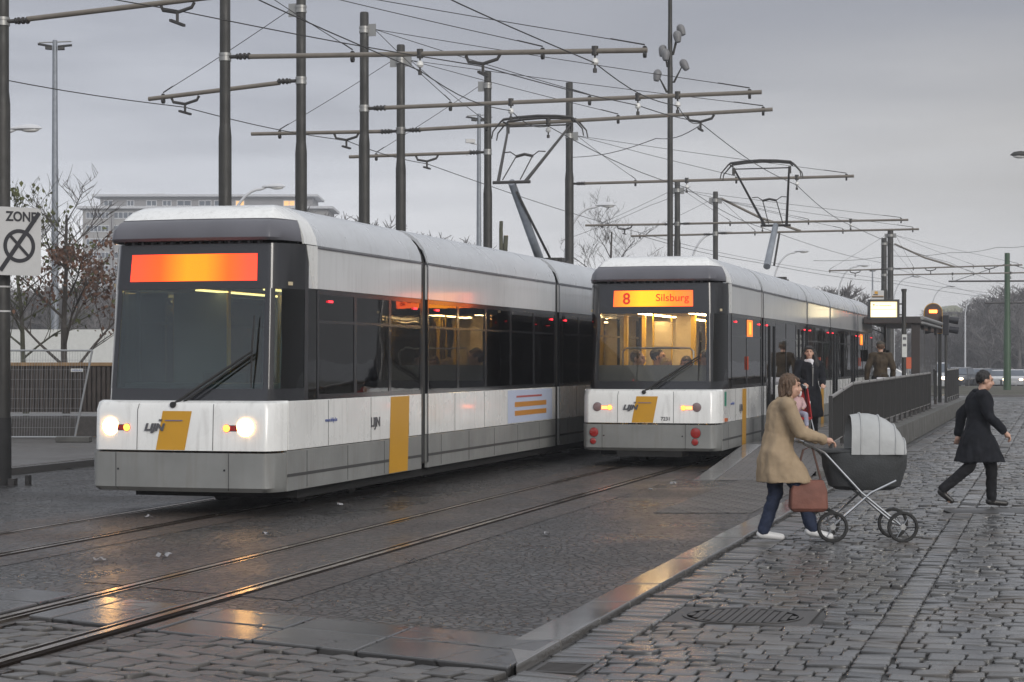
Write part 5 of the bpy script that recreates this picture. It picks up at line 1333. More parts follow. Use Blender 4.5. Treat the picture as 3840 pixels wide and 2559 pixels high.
for i, (px, Y, sc_) in enumerate(spots):
    j = i % 4
    o = protos[j] if not used[j] else copy_tree(protos[j]); used[j] = True
    h_ = rg.uniform(.85, 1.2)*sc_
    if px > 3500: top = 1105 if px > 3660 else 1160; h_ = (zpx(top+rg.uniform(-22, 40)-(30 if px > 3740 else 0), Y)+1)/9.5
    elif px < 600: h_ = (zpx(rg.uniform(1050, 1120), Y)+1)/9.5
    elif px > 3040 and px < 3200: h_ = (zpx(rg.uniform(1052, 1075), Y)+1)/9.5
    elif px < 2300: h_ = (zpx({0: 735}.get(0)+(px-1200)*.25+rg.uniform(0, 60), Y)+1)/9.5
    else: h_ = (zpx(rg.uniform(1190, 1240), Y)+1)/9.5
    o.location = ((px-1920)/F*Y, Y, -1); o.scale = (h_*1.1, h_*1.1, h_); o.rotation_euler = (0, 0, rg.uniform(0, 6.28))
    o['label'] = 'bare grey tree in the far row beyond the traffic' if px > 2300 else 'bare grey tree far behind the left side of the square'
    o['group'] = 'bare trees beyond the traffic' if px > 2300 else 'bare trees far behind on the left'
# far undergrowth and wood mass behind the tree rows
def thicket(name, px0, px1, Y, top, seed, n):
    rg = random.Random(seed); q = MB()
    for k in range(n):
        px = rg.uniform(px0, px1); y = Y+rg.uniform(0, 12); x = (px-1920)/F*y; h_ = (zpx(top+rg.uniform(-15, 60), y)+1)*rg.uniform(.35, 1)
        d = Vector((rg.gauss(0, .25), rg.gauss(0, .2), 1)).normalized(); p = Vector((x, y, -1+rg.random()*h_*.7)); ln = rg.uniform(.8, 2.4)
        q.tube([p, p+d*ln*.5, p+(d+Vector((rg.gauss(0, .25), 0, 0)))*ln], [.05, .035, .012], 3, caps=False)
    o = q.build(name, M['twig']); tag(o, kind='stuff'); return o
o = thicket('undergrowth', 3480, 3960, 268, 1150, 4, 9000); o['label'] = 'dense grey brushwood behind the far tree row'
o = thicket('undergrowth', -60, 520, 218, 1070, 5, 7000); o['label'] = 'dense grey brushwood behind the white hut'

# ================================================================== CARS
def car_proto(paint):
    t = thing('parked_car', 'x', 'car', (0, 0, 0), 0, 'cars queuing on the far road')
    q = MB(); prof = [(-2.1, .35, .45), (-2.1, .75, .78), (-1.2, .9, .86), (-.6, 1.38, .68), (.9, 1.42, .68), (1.75, .98, .84), (2.1, .85, .8), (2.12, .35, .5)]
    rings = []
    for x, z, hw in prof: rings.append([Vector((x, -hw, .28)), Vector((x, -hw*1.02, min(z, .7))), Vector((x, -hw*.93, z)), Vector((x, hw*.93, z)), Vector((x, hw*1.02, min(z, .7))), Vector((x, hw, .28))])
    q.loft(rings); body = q.build('body', paint, t, smooth=True, bevel=.04)
    q = MB(); q.slab([(-1.17, -.78, .93), (-.64, -.62, 1.33), (-.64, .62, 1.33), (-1.17, .78, .93)], (-.6, 0, .8), .015); q.build('windscreen', M['bglass'], t)
    for s in (-1, 1):
        q = MB(); q.slab([(-1.0, s*.83, .93), (-.55, s*.70, 1.33), (.85, s*.70, 1.36), (1.5, s*.82, .98)], (0, s, .3), .02); q.build('side_window', M['bglass'], t)
        q = MB(); q.ell((-2.07, s*.6, .66), (.06, .17, .09)); q.build('headlight', M['lens_c'], t, smooth=True)
        for x in (-1.35, 1.35): q = MB(); q.cyl((x, s*.86-.1, .31), .31, .2, 18, 'y'); q.build('wheel', M['rubber'], t)
    q = MB(); q.box((-2.16, -.26, .42), (-2.13, .26, .53)); q.build('number_plate', M['signwhite'], t)
    return t
M['lens_c'] = mat('car_lamp', (.5, .5, .5), .1)
M['hl_car'] = mat('car_lamp_lit', (1, .8, .6), .2, emit=(1, .72, .42), estr=9)
cols = {'silver': (.42, .43, .44), 'white': (.62, .62, .61), 'dark': (.04, .045, .055), 'red': (.18, .03, .03), 'grey': (.16, .165, .17)}
paints = {k: mat('car_paint_'+k, v, .25, coat=.8) for k, v in cols.items()}
cp0 = car_proto(paints['silver']); first = True
# px, roof py, Y, colour, rot, lit, label
for px, py, Y, cl_, rz, lit, lab, sc_ in ((3275, 1378, 95, 'silver', 8, 0, 'silver car seen over the railing, left of the display post', 1), (3235, 1383, 92, 'white', 60, 0, 'white car nose beside the standing tram far end', 1),
        (3500, 1357, 118, 'silver', 75, 1, 'light van with one glowing headlight beside the shelter end', 1.25), (3595, 1376, 140, 'dark', 65, 1, 'dark car just right of the short railing', 1.1), (3665, 1380, 150, 'grey', 50, 0, 'grey car half hidden by the walking man in black', 1.05),
        (3715, 1382, 155, 'dark', 30, 0, 'dark car left of the green pole', 1.05), (3760, 1386, 150, 'white', 55, 0, 'white car partly behind the green pole', 1), (3808, 1384, 145, 'silver', 70, 1, 'pale car with lit headlight right of the green pole', 1), (3850, 1392, 165, 'grey', 60, 0, 'grey car cut by the right edge of the picture', 1)):
    o = cp0 if first else copy_tree(cp0); first = False
    zr_2 = zpx(py, Y)-1.44*sc_; o.location = ((px-1920)/F*Y, Y, zr_2); o.rotation_euler = (0, 0, R(rz)); o.scale = (sc_,)*3; o['label'] = lab
    for ch in o.children:
        if ch.name.startswith('body') : ch.data = ch.data.copy(); ch.data.materials[0] = paints[cl_]
        if ch.name.startswith('headlight') and lit: ch.data = ch.data.copy(); ch.data.materials[0] = M['hl_car']
# small road posts and signs far right
for px, Y, c_, zt2, lab in ((3405, 75, 'orange', 1.9, 'small orange road sign behind the display post'), ):
    p = at(px, 1350, Y); t = thing('road_sign', lab, 'sign', (p.x, Y, 0), 0); q = MB(); q.lathe([(.04, -.1), (.04, 1.9)], 8); q.build('post', M['clamp'], t)
    q = MB(); q.box((-.18, -.06, 1.45), (.18, -.04, 1.9)); q.build('sign_plate', mat('sign_orange', (.5, .09, .03), .5), t)
# ================================================================== PEOPLE
M['skin'] = mat('skin', (.50, .30, .22), .5, noise=.08, nscale=20)
M['hair_black'] = mat('hair_black', (.012, .010, .010), .45, noise=.3, nscale=40, bump=.5, bscale=120)
M['hair_blond'] = mat('hair_blond', (.55, .36, .14), .5, noise=.25, nscale=60, bump=.5, bscale=120)
M['hair_brown'] = mat('hair_brown', (.10, .06, .035), .5, noise=.3, nscale=60, bump=.5, bscale=120)
M['coat_black'] = mat('coat_black', (.014, .015, .019), .85, noise=.3, nscale=9, bump=.5, bscale=14)
M['coat_beige'] = mat('coat_beige', (.33, .25, .165), .85, noise=.12, nscale=9, bump=.5, bscale=12)
M['coat_brown'] = mat('jacket_brown', (.06, .045, .03), .8, noise=.3, nscale=9, bump=.5, bscale=14)
M['jeans'] = mat('dark_jeans', (.025, .033, .06), .85, noise=.25, nscale=20, bump=.4, bscale=25)
M['trouser'] = mat('trousers_black', (.015, .015, .017), .85, noise=.2, bump=.4, bscale=20)
M['shoe_white'] = mat('shoe_white', (.6, .6, .6), .5); M['shoe_black'] = mat('shoe_black', (.015, .014, .014), .4)
M['scarf'] = mat('scarf_white', (.62, .61, .64), .9, noise=.1, nscale=30, bump=.6, bscale=50)
M['eye'] = mat('eye_dark', (.02, .015, .012), .2); M['lips'] = mat('lips', (.35, .12, .10), .5)
M['cloth_dark'] = mat('clothes_dark_olive', (.05, .045, .035), .9, noise=.3, nscale=12, bump=.4, bscale=20)

for k_ in ('coat_black', 'coat_beige', 'coat_brown', 'jeans', 'trouser'): M[k_].node_tree.nodes['Principled BSDF'].inputs['Specular IOR Level'].default_value = .15
def V(*a): return Vector(a)
def person(label, loc, rz, pose, top, trou, shoe, hair, hairlen='short', coat_len=None, scale=1.0, tilt=0, cap=None, extra=None, scarf=None, sitting=False):
    """local frame: faces -y; x to the viewer's right when rz=0. pose gives joint positions for a 1.70 m body"""
    t = thing('person', label, 'person', loc, rz); t.scale = (scale,)*3
    J = dict(pel=V(0, 0, .93), chest=V(0, 0, 1.27), neck=V(0, .01, 1.43), head=V(0, -.02, 1.585),
             shL=V(-.175, .01, 1.385), shR=V(.175, .01, 1.385), elL=V(-.23, .02, 1.12), elR=V(.23, .02, 1.12), wrL=V(-.24, -.06, .89), wrR=V(.24, -.06, .89),
             hpL=V(-.09, 0, .90), hpR=V(.09, 0, .90), knL=V(-.10, -.02, .49), knR=V(.10, -.02, .49), anL=V(-.10, .02, .09), anR=V(.10, .02, .09), ftL=V(-.115, -.13, .035), ftR=V(.115, -.13, .035))
    J.update(pose)
    hrot = Euler((tilt, 0, pose.get('_hz', 0))).to_matrix() if not isinstance(tilt, tuple) else Euler((tilt[0], tilt[1], pose.get('_hz', 0))).to_matrix()
    hd = J['head']
    def hp(x, y, z): return hd+hrot@V(x, y, z)
    b = MB()
    b.cap(J['pel'], J['pel'].lerp(J['chest'], .5), .135, .115); b.cap(J['pel'].lerp(J['chest'], .5), J['chest']+V(0, 0, .02), .115, .14); b.cap(J['chest'], J['neck'], .12, .06)
    b.cap(J['shL'], J['shR'], .065, .065); b.cap(J['neck']-V(0, 0, .02), hp(0, .015, -.06), .055, .052)
    b.ell(hp(0, .012, .02), (.074, .092, .098), rot=hrot); b.ell(hp(0, -.028, -.045), (.058, .062, .072), rot=hrot); b.ell(hp(0, -.045, -.095), (.028, .028, .022), rot=hrot)
    b.cap(hp(0, -.085, .012), hp(0, -.104, -.026), .011, .017, 8); b.ell(hp(0, -.078, .035), (.052, .018, .014), rot=hrot)
    for s in (-1, 1): b.ell(hp(s*.076, .012, -.005), (.013, .022, .034), rot=hrot); b.ell(hp(s*.040, -.062, -.035), (.022, .02, .022), rot=hrot)
    for s, A, Bq, Cq in (('L', 'shL', 'elL', 'wrL'), ('R', 'shR', 'elR', 'wrR')):
        b.cap(J[A], J[Bq], .055, .042); b.cap(J[Bq], J[Cq], .041, .028)
        # hand: palm, four unequal curled fingers, side thumb
        d = (J[Cq]-J[Bq]).normalized(); tgt = pose.get('_hand'+s); d2 = (tgt-J[Cq]).normalized() if tgt else d
        side = d2.cross(V(0, 0, 1)); side = side.normalized() if side.length > .2 else V(0, 1 if s == 'R' else -1, 0)
        if pose.get('_side'+s): side = pose['_side'+s]
        nrm = side.cross(d2).normalized(); pc = J[Cq]+d2*.055
        b.cap(J[Cq], pc+d2*.01, .026, .034, 10)
        for k, (o_, l_) in enumerate(((-.030, .060), (-.010, .072), (.011, .068), (.030, .054))):
            p0 = pc+side*o_+d2*.025; p1 = p0+d2*l_*.5-nrm*.008; p2 = p1+(d2*.55-nrm*.8).normalized()*l_*.42; p3 = p2+(-d2*.15-nrm*.95).normalized()*l_*.3
            b.cap(p0, p1, .0105, .0095, 6); b.cap(p1, p2, .0095, .009, 6); b.cap(p2, p3, .009, .008, 6)
        q0 = J[Cq]+d2*.03-side*.026; q1 = q0-side*.026+d2*.024-nrm*.008; b.cap(q0, q1, .013, .011, 6); b.cap(q1, q1+(d2*.8-nrm*.5-side*.1).normalized()*.034, .011, .009, 6)
        b.cap(J['hp'+s], J['kn'+s], .085, .055); b.cap(J['kn'+s], J['an'+s], .052, .036); b.cap(J['an'+s]-V(0, 0, .03), J['ft'+s], .036, .03)
    body = blob('body', b, M['skin'], t, .0085, 2)
    for s in (-1, 1):
        q = MB(); q.ell(hp(s*.030, -.076, .012), (.012, .008, .007), 8, 6, rot=hrot); q.build('eye', M['eye'], t, smooth=True)
        q = MB(); q.cap(hp(s*.018, -.083, .034), hp(s*.046, -.072, .034), .005, .004, 6); q.build('eyebrow', hair, t)
    q = MB(); q.cap(hp(-.018, -.088, -.056), hp(.018, -.088, -.056), .006, .006, 6); q.build('mouth', M['lips'], t)
    # trousers
    q = MB(); q.cap(J['pel']+V(0, 0, .02), J['pel']-V(0, 0, .05), .150, .150)
    for s in 'LR': q.cap(J['hp'+s], J['kn'+s], .105, .076); q.cap(J['kn'+s], J['an'+s]+V(0, 0, .01), .073, .065)
    blob('trousers', q, trou, t, .012, folds=(.010, 9, 16))
    for s in 'LR':
        q = MB(); a = J['an'+s]; f_ = J['ft'+s]; d = (f_-a); d.z = 0; 
        if d.length < .02: d = V(0, -.1, 0)
        d.normalize(); up = (a-f_)
        q.cap(a-V(0, 0, .03)-d*.03, f_+d*.02, .045, .036); q.cap(a+V(0, 0, .01), a-V(0, 0, .03), .046, .048)
        so_ = blob('shoe', q, shoe, t, .009)
    # jacket or coat
    q = MB(); e = .03
    q.cap(J['pel']+V(0, 0, .04), J['pel'].lerp(J['chest'], .5), .165, .150); q.cap(J['pel'].lerp(J['chest'], .5), J['chest']+V(0, 0, .02), .150, .175); q.cap(J['chest'], J['neck']+V(0, 0, -.02), .155, .085)
    q.cap(J['shL'], J['shR'], .09, .09)
    for s in 'LR': q.cap(J['sh'+s], J['el'+s], .085, .068); q.cap(J['el'+s], J['wr'+s].lerp(J['el'+s], .06), .066, .055)
    if coat_len:
        c0 = J['pel']; rings = []
        mid = (J['knL']+J['knR'])/2; 
        for f_, rx, ry in ((-.22, .13, .11), (-.1, .175, .145), (0, .215, .175), (.35, .24, .20), (.7, .245, .215), (1, .25, .22)):
            z = c0.z-(c0.z-coat_len)*max(f_, 0)+(-f_*.9 if f_ < 0 else 0)
            cx = c0.lerp(mid, max(0, f_)*.75); sprx = rx+abs(J['knL'].x-J['knR'].x)*.22*max(0, f_)-.04*max(0, f_); spry = ry+abs(J['knL'].y-J['knR'].y)*.30*max(0, f_)
            rings.append([V(cx.x+sprx*math.cos(a)*(1+.05*math.sin(a*5+1)*max(0, f_)), cx.y+spry*math.sin(a)*(1+.05*math.cos(a*6)*max(0, f_)), z) for a in [2*math.pi*k/28 for k in range(28)]])
        q.loft(rings)
    ct = blob('coat', q, top, t, .012, 2, folds=(.017, 9, 5))
    bt = MB()
    c_ = J['neck']
    for k in range(12):
        a, a2 = 2*math.pi*k/12, 2*math.pi*(k+1)/12; bt.cap(c_+V(.085*math.cos(a), .08*math.sin(a)+.005, .0+.02*math.sin(a)), c_+V(.085*math.cos(a2), .08*math.sin(a2)+.005, .0+.02*math.sin(a2)), .028, .028, 6)
    blob('collar', bt, top, t, .010, 2)
    # hair
    q = MB()
    q.ell(hp(0, .028, .035), (.086, .096, .096), rot=hrot)
    if hairlen == 'long':
        q.ell(hp(0, .05, .035), (.105, .10, .105), rot=hrot); q.cap(hp(-.092, .035, .0), hp(-.125, .02, -.20), .038, .045); q.cap(hp(.092, .035, .0), hp(.13, .02, -.22), .038, .05); q.cap(hp(0, .07, 0), hp(0, .085, -.20), .08, .08)
        q.cap(hp(-.03, -.060, .078), hp(.045, -.058, .075), .022, .02)
    elif hairlen == 'bob':
        q.cap(hp(-.066, .02, .0), hp(-.070, .015, -.08), .03, .028); q.cap(hp(.066, .02, .0), hp(.070, .015, -.08), .03, .028); q.cap(hp(0, .06, 0), hp(0, .065, -.09), .062, .055); q.cap(hp(-.035, -.062, .07), hp(.035, -.062, .07), .02, .02)
    blob('hair', q, hair, t, .008, 1, folds=(.013, 60, 14))
    if cap:
        q = MB(); q.ell(hp(0, .01, .065), (.094, .108, .07), rot=hrot); q.cap(hp(-.04, -.11, .06), hp(.04, -.11, .06), .016, .016); q.cap(hp(-.03, -.13, .055), hp(.03, -.13, .055), .012, .012); blob('cap', q, cap, t, .01)
    if scarf:
        q = MB(); n_ = J['neck']
        for k in range(14): a, a2 = 2*math.pi*k/14, 2*math.pi*(k+1)/14; q.cap(n_+V(.075*math.cos(a), .07*math.sin(a)-.01, .01+.012*math.sin(3*a)), n_+V(.075*math.cos(a2), .07*math.sin(a2)-.01, .01+.012*math.sin(3*a2)), .036, .036, 8)
        q.cap(n_+V(.02, -.09, -.01), n_+V(.035, -.13, -.09), .04, .035); blob('scarf', q, scarf, t, .011)
    return t, J

# --- woman in black waiting on the platform
Yw = 35.2; p = at(3034, 1350, Yw); zg = zr(Yw)+.01
t, J = person('woman with long black hair and white scarf standing on the platform behind the red pushchair', (p.x, p.y, zg), R(4),
    dict(elL=V(-.25, -.03, 1.12), elR=V(.25, -.02, 1.12), wrL=V(-.15, -.26, 1.02), wrR=V(.19, -.24, 1.00), _handL=V(-.13, -.40, .99), _handR=V(.17, -.40, .98), _hz=-.25), M['coat_black'], M['trouser'], M['shoe_black'], M['hair_black'], 'long', coat_len=.42, tilt=-.16, scarf=M['scarf'])
q = MB(); q.tube([V(.035, -.165, 1.32), V(.03, -.178, 1.2), V(.03, -.17, .98)], .006, 6); q.build('zip', M['clamp'], t)

# --- pushchair with child
M['red'] = mat('pushchair_red', (.42, .02, .02), .7, noise=.15, nscale=9, bump=.3); M['pink'] = mat('child_clothes_pink', (.50, .33, .33), .85, noise=.15, bump=.4, bscale=25)
M['palewht'] = mat('child_hat_white', (.60, .58, .58), .9, noise=.1, bump=.4, bscale=30); M['paleblue'] = mat('child_trousers_pale', (.38, .38, .48), .9, noise=.1)
ps = at(2992, 1350, 34.1); zg2 = zr(34.1)+.01
t = thing('pushchair', 'red pushchair with a black hood in front of the woman in black', 'pushchair', (ps.x, ps.y, zg2), R(4))
q = MB()
for s in (-1, 1):
    q.tube([(s*.24, .30, .10), (s*.24, .05, .45), (s*.24, .42, .98)], .013, 6); q.tube([(s*.24, -.34, .10), (s*.24, .05, .45), (s*.24, .12, .72)], .013, 6)
q.tube([(-.24, .42, .98), (-.2, .46, 1.0), (.2, .46, 1.0), (.24, .42, .98)], .017, 8); q.tube([(-.24, .3, .12), (.24, .3, .12)], .012, 6); q.build('frame', M['steel'], t, smooth=True)
for x in (-.26, .26):
    for y in (-.34, .3): q = MB(); q.cyl((x-.02, y, .10), .10, .04, 16, 'x'); q.build('wheel', M['rubber'], t)
q = MB(); q.slab([(-.19, .02, .42), (.19, .02, .42), (.17, .30, .98), (-.17, .30, .98)], (0, .9, -.4), .035); q.slab([(-.19, -.26, .40), (.19, -.26, .40), (.19, .04, .42), (-.19, .04, .42)], (0, 0, 1), .04)
for s in (-1, 1): q.slab([(s*.2, -.2, .42), (s*.2, .1, .42), (s*.2, .30, .95), (s*.2, .16, .95)], (s, 0, 0), .02)
q.build('seat', M['red'], t, bevel=.01)
q = MB(); rings = []
for k in range(7):
    a = R(-15+k*22); rings.append([V(.21*math.cos(b_), .30-.30*math.cos(a)*abs(math.sin(b_))**.8*1.0, .90+.16*math.sin(b_)*(.3+.7*math.sin(max(a, .1)))) for b_ in [math.pi*j/10 for j in range(11)]])
q.loft(rings, caps=False, closed=False); q.build('hood', M['coat_black'], t, smooth=True)
ct_ = thing('person', 'small child in a white hat and pink jacket sitting in the red pushchair', 'person', (ps.x, ps.y-.02, zg2), R(4))
q = MB(); q.cap(V(0, .06, .52), V(0, .15, .74), .085, .075); q.cap(V(0, .15, .80), V(0, .13, .84), .04, .04); q.ell(V(0, .08, .90), (.066, .072, .08)); q.ell(V(0, .015, .885), (.012, .012, .012))
for s in (-1, 1):
    q.cap(V(s*.09, .14, .74), V(s*.12, .02, .64), .036, .03); q.cap(V(s*.12, .02, .64), V(s*.06, -.10, .60), .028, .022); q.ell(V(s*.055, -.12, .60), (.022, .026, .018))
    for k in range(3): q.cap(V(s*(.04+.012*k), -.135, .60), V(s*(.04+.012*k), -.155, .59), .008, .007, 6)
    q.cap(V(s*.05, .04, .50), V(s*.09, -.20, .49), .055, .042); q.cap(V(s*.09, -.20, .49), V(s*.10, -.26, .28), .04, .03); q.cap(V(s*.10, -.26, .27), V(s*.10, -.32, .25), .03, .025)
blob('body', q, M['skin'], ct_, .009)
q = MB(); q.cap(V(0, .06, .54), V(0, .15, .75), .105, .095)
for s in (-1, 1): q.cap(V(s*.09, .14, .75), V(s*.12, .02, .64), .05, .042); q.cap(V(s*.12, .02, .64), V(s*.07, -.08, .605), .04, .034)
blob('jacket', q, M['pink'], ct_, .011)
q = MB()
for s in (-1, 1): q.cap(V(s*.05, .04, .50), V(s*.09, -.20, .49), .066, .052); q.cap(V(s*.09, -.20, .49), V(s*.10, -.25, .31), .048, .04)
blob('trousers', q, M['paleblue'], ct_, .011)
q = MB(); q.ell(V(0, .105, .925), (.08, .08, .085)); q.cap(V(-.06, .06, .88), V(-.05, .06, .83), .025, .025); q.cap(V(.06, .06, .88), V(.05, .06, .83), .025, .025); blob('hat', q, M['palewht'], ct_, .009)
for s in (-1, 1): q = MB(); q.ell(V(s*.025, .012, .91), (.009, .006, .007), 8, 6); q.build('eye', M['eye'], ct_)

# --- man in brown jacket further along the platform
Yq = 47.2; p = at(3302, 1350, Yq)
t, J = person('man in a cap and brown jacket walking away along the platform', (p.x, p.y, PH+.01), R(172),
    dict(elL=V(-.27, .05, 1.12), elR=V(.28, .03, 1.12), wrL=V(-.26, -.10, .90), wrR=V(.30, -.05, .88)), M['coat_brown'], M['trouser'], M['shoe_black'], M['hair_brown'], scale=1.12, cap=M['cloth_dark'])
bg = thing('carrier_bag', 'white printed carrier held by the man in the brown jacket', 'bag', (p.x+.02, p.y-.30, PH+.62), R(4))
q = MB(); q.loft([[V(x*w_, y*d_, z) for x, y in ((-1, -1), (1, -1), (1, 1), (-1, 1))] for z, w_, d_ in ((0, .14, .06), (.03, .17, .07), (.36, .18, .05), (.42, .17, .015))]); q.build('bag_body', M['scarf'], bg, smooth=True, bevel=.01)
q = MB(); q.tube([(-.1, 0, .42), (-.06, 0, .52), (.06, 0, .52), (.1, 0, .42)], .008, 6); q.build('handle', M['ink'], bg)

# --- man in long black coat striding right
fp = gr(3722, 1895); X0 = at(3668, 1350, fp.y).x
t, J = person('man in a long black coat striding to the right on the wet cobbles', (X0, fp.y+.05, -.024), R(90),
    dict(pel=V(0, 0, .91), chest=V(0, -.03, 1.26), neck=V(0, -.05, 1.42), head=V(0, -.10, 1.565),
         shL=V(-.175, -.04, 1.375), shR=V(.175, -.04, 1.375), elL=V(-.24, -.10, 1.12), wrL=V(-.22, -.28, .94), elR=V(.24, .14, 1.13), wrR=V(.22, .18, .90),
         hpR=V(.085, 0, .89), knR=V(.09, -.20, .50), anR=V(.09, -.20, .09), ftR=V(.10, -.36, .035),
         hpL=V(-.085, 0, .89), knL=V(-.09, .12, .50), anL=V(-.09, .44, .22), ftL=V(-.095, .36, .08)), M['coat_black'], M['trouser'], M['shoe_black'], M['hair_black'], 'short', coat_len=.56, tilt=.12)
# --- person in beige coat pushing a pram
ff = gr(2868, 2022)
zc = -.024
t, J = person('person in a beige coat and white trainers pushing a grey pram', (ff.x+.10, ff.y, zc), R(90),
    dict(pel=V(0, -.02, .91), chest=V(0, -.08, 1.25), neck=V(0, -.12, 1.41), head=V(0, -.16, 1.56),
         shL=V(-.17, -.10, 1.36), shR=V(.17, -.10, 1.36), elL=V(-.22, -.22, 1.11), elR=V(.22, -.22, 1.11), wrL=V(-.19, -.46, 1.03), wrR=V(.19, -.46, 1.03), _handL=V(-.18, -.6, 1.0), _handR=V(.18, -.6, 1.0),
         hpR=V(.085, 0, .89), knR=V(.09, -.02, .48), anR=V(.09, .10, .095), ftR=V(.10, -.06, .035),
         hpL=V(-.085, 0, .89), knL=V(-.09, -.24, .53), anL=V(-.09, -.36, .14), ftL=V(-.095, -.52, .06)), M['coat_beige'], M['jeans'], M['shoe_white'], M['hair_brown'], 'bob', coat_len=.60, tilt=.1)
pr = thing('pram', 'grey hooded pram with dark carrycot pushed by the person in beige', 'pram', (ff.x+1.0, ff.y+.12, -.028), 0)
M['hoodgrey'] = mat('pram_hood_grey', (.36, .37, .37), .6, noise=.1, nscale=5, bump=.3, bscale=12); M['pramdark'] = mat('pram_dark_fabric', (.035, .038, .04), .8, noise=.2, bump=.3)
q = MB()
for y in (-.22, .22):
    q.tube([(-.34, y, .16), (.05, y, .50), (.30, y, .62)], .013, 6); q.tube([(.36, y, .16), (-.05, y, .50), (-.42, y, .90), (-.62, y, 1.00)], .013, 6)
q.tube([(-.62, -.22, 1.0), (-.66, -.18, 1.01), (-.66, .18, 1.01), (-.62, .22, 1.0)], .018, 8); q.tube([(-.34, -.22, .16), (-.34, .22, .16)], .012, 6); q.tube([(.36, -.22, .16), (.36, .22, .16)], .012, 6); q.build('frame', M['steel'], pr, smooth=True)
for x in (-.34, .36):
    for y in (-.25, .25):
        q = MB(); n = 20; q.tube([(x+.14*math.cos(2*math.pi*k/n), y, .16+.14*math.sin(2*math.pi*k/n)) for k in range(n+1)], .018, 6); wo = q.build('wheel', M['rubber'], pr, smooth=True)
        q = MB(); q.cyl((x, y-.02, .16), .03, .04, 10, 'y')
        for k in range(6): a = math.pi*k/3; q.tube([(x, y, .16), (x+.13*math.cos(a), y, .16+.13*math.sin(a))], .005, 4)
        q.build('spokes', M['steel'], wo)
q = MB(); rings = []
for z, l_, wd in ((.52, .28, .16), (.56, .36, .20), (.75, .42, .225), (.88, .43, .23), (.90, .42, .22)):
    rings.append([V(.02+l_*math.copysign(abs(math.cos(a))**.7, math.cos(a)), wd*math.copysign(abs(math.sin(a))**.7, math.sin(a)), z) for a in [2*math.pi*k/24 for k in range(24)]])
q.loft(rings); q.build('carrycot', M['pramdark'], pr, smooth=True)
q = MB(); rings = []
for k in range(9):
    a = R(k*13+4); rings.append([V(-.02+.42*math.cos(a)+.02*abs(math.sin(b_*1)), .235*math.cos(b_), .88+(.36*math.sin(a)+.05)*math.sin(b_)**.7) for b_ in [math.pi*j/14 for j in range(15)]])
q.loft(rings, caps=False, closed=False); q.build('hood', M['hoodgrey'], pr, smooth=True)
for k in (1, 3, 5, 7):
    q = MB(); q.tube([r_+V(.004, 0, .004) for r_ in rings[k]], .009, 6); q.build('hood_rib', M['hoodgrey'], pr, smooth=True)
q = MB(); q.slab([(-.44, -.21, .895), (.10, -.21, .895), (.10, .21, .895), (-.44, .21, .895)], (0, 0, 1), .03); q.build('apron', M['pramdark'], pr, bevel=.01)
hb = thing('shoulder_bag', 'reddish brown bag hanging between the beige coat and the pram', 'bag', (ff.x+.42, ff.y-.10, .28), 0)
q = MB(); q.loft([[V(x*w_, y*d_, z) for x, y in ((-1, -1), (0, -1.1), (1, -1), (1, 1), (0, 1.1), (-1, 1))] for z, w_, d_ in ((0, .15, .05), (.04, .19, .08), (.22, .18, .08), (.32, .15, .04))]); q.build('bag_body', mat('bag_red_brown', (.17, .065, .045), .7, noise=.2, nscale=6, bump=.4, bscale=14), hb, smooth=True, bevel=.015)
q = MB(); q.tube([(-.13, 0, .31), (-.05, 0, .62), (.04, .02, .66), (.13, 0, .31)], .011, 6); q.build('strap', mat('bag_strap', (.08, .035, .025), .6), hb, smooth=True)

# --- passengers behind the rear window of the standing tram
def passenger(label, x, y, face, hair, top, s=1.0, hl='short', hz=0):
    loc = N2+PERP*x+DIR*y; loc.z = .40
    return person(label, loc, face-TH, dict(pel=V(0, 0, .48), chest=V(0, .02, .84), neck=V(0, .03, 1.0), head=V(0, 0, 1.16), shL=V(-.17, .03, .96), shR=V(.17, .03, .96), elL=V(-.2, -.03, .70), elR=V(.2, -.03, .70), wrL=V(-.1, -.24, .62), wrR=V(.1, -.24, .62),
        hpL=V(-.09, 0, .48), hpR=V(.09, 0, .48), knL=V(-.1, -.40, .50), knR=V(.1, -.40, .50), anL=V(-.1, -.40, .10), anR=V(.1, -.40, .10), ftL=V(-.1, -.52, .035), ftR=V(.1, -.52, .035), _hz=hz), top, M['trouser'], M['shoe_black'], hair, hl, scale=s)
M['cloth_navy'] = mat('clothes_navy', (.03, .035, .05), .9, noise=.2)
passenger('blond child seen through the rear window of the standing tram', .06, 1.35, R(35), M['hair_blond'], M['pink'], 1.12, 'bob', .2)
passenger('fair boy in dark jacket beside the blond child in the tram window', .36, 1.55, R(10), M['hair_brown'], M['cloth_navy'], 1.14, 'bob')
passenger('hunched passenger in a fur trimmed hood at the left of the rear tram window', -.47, 1.45, R(80), M['hair_brown'], M['cloth_dark'], 1.22)
passenger('dark haired passenger facing right behind the hooded one', -.24, 2.1, R(95), M['hair_black'], M['coat_black'], 1.25)
passenger('passenger in dark clothes behind the tram wiper', .66, 1.6, R(-60), M['hair_black'], M['coat_black'], 1.22)

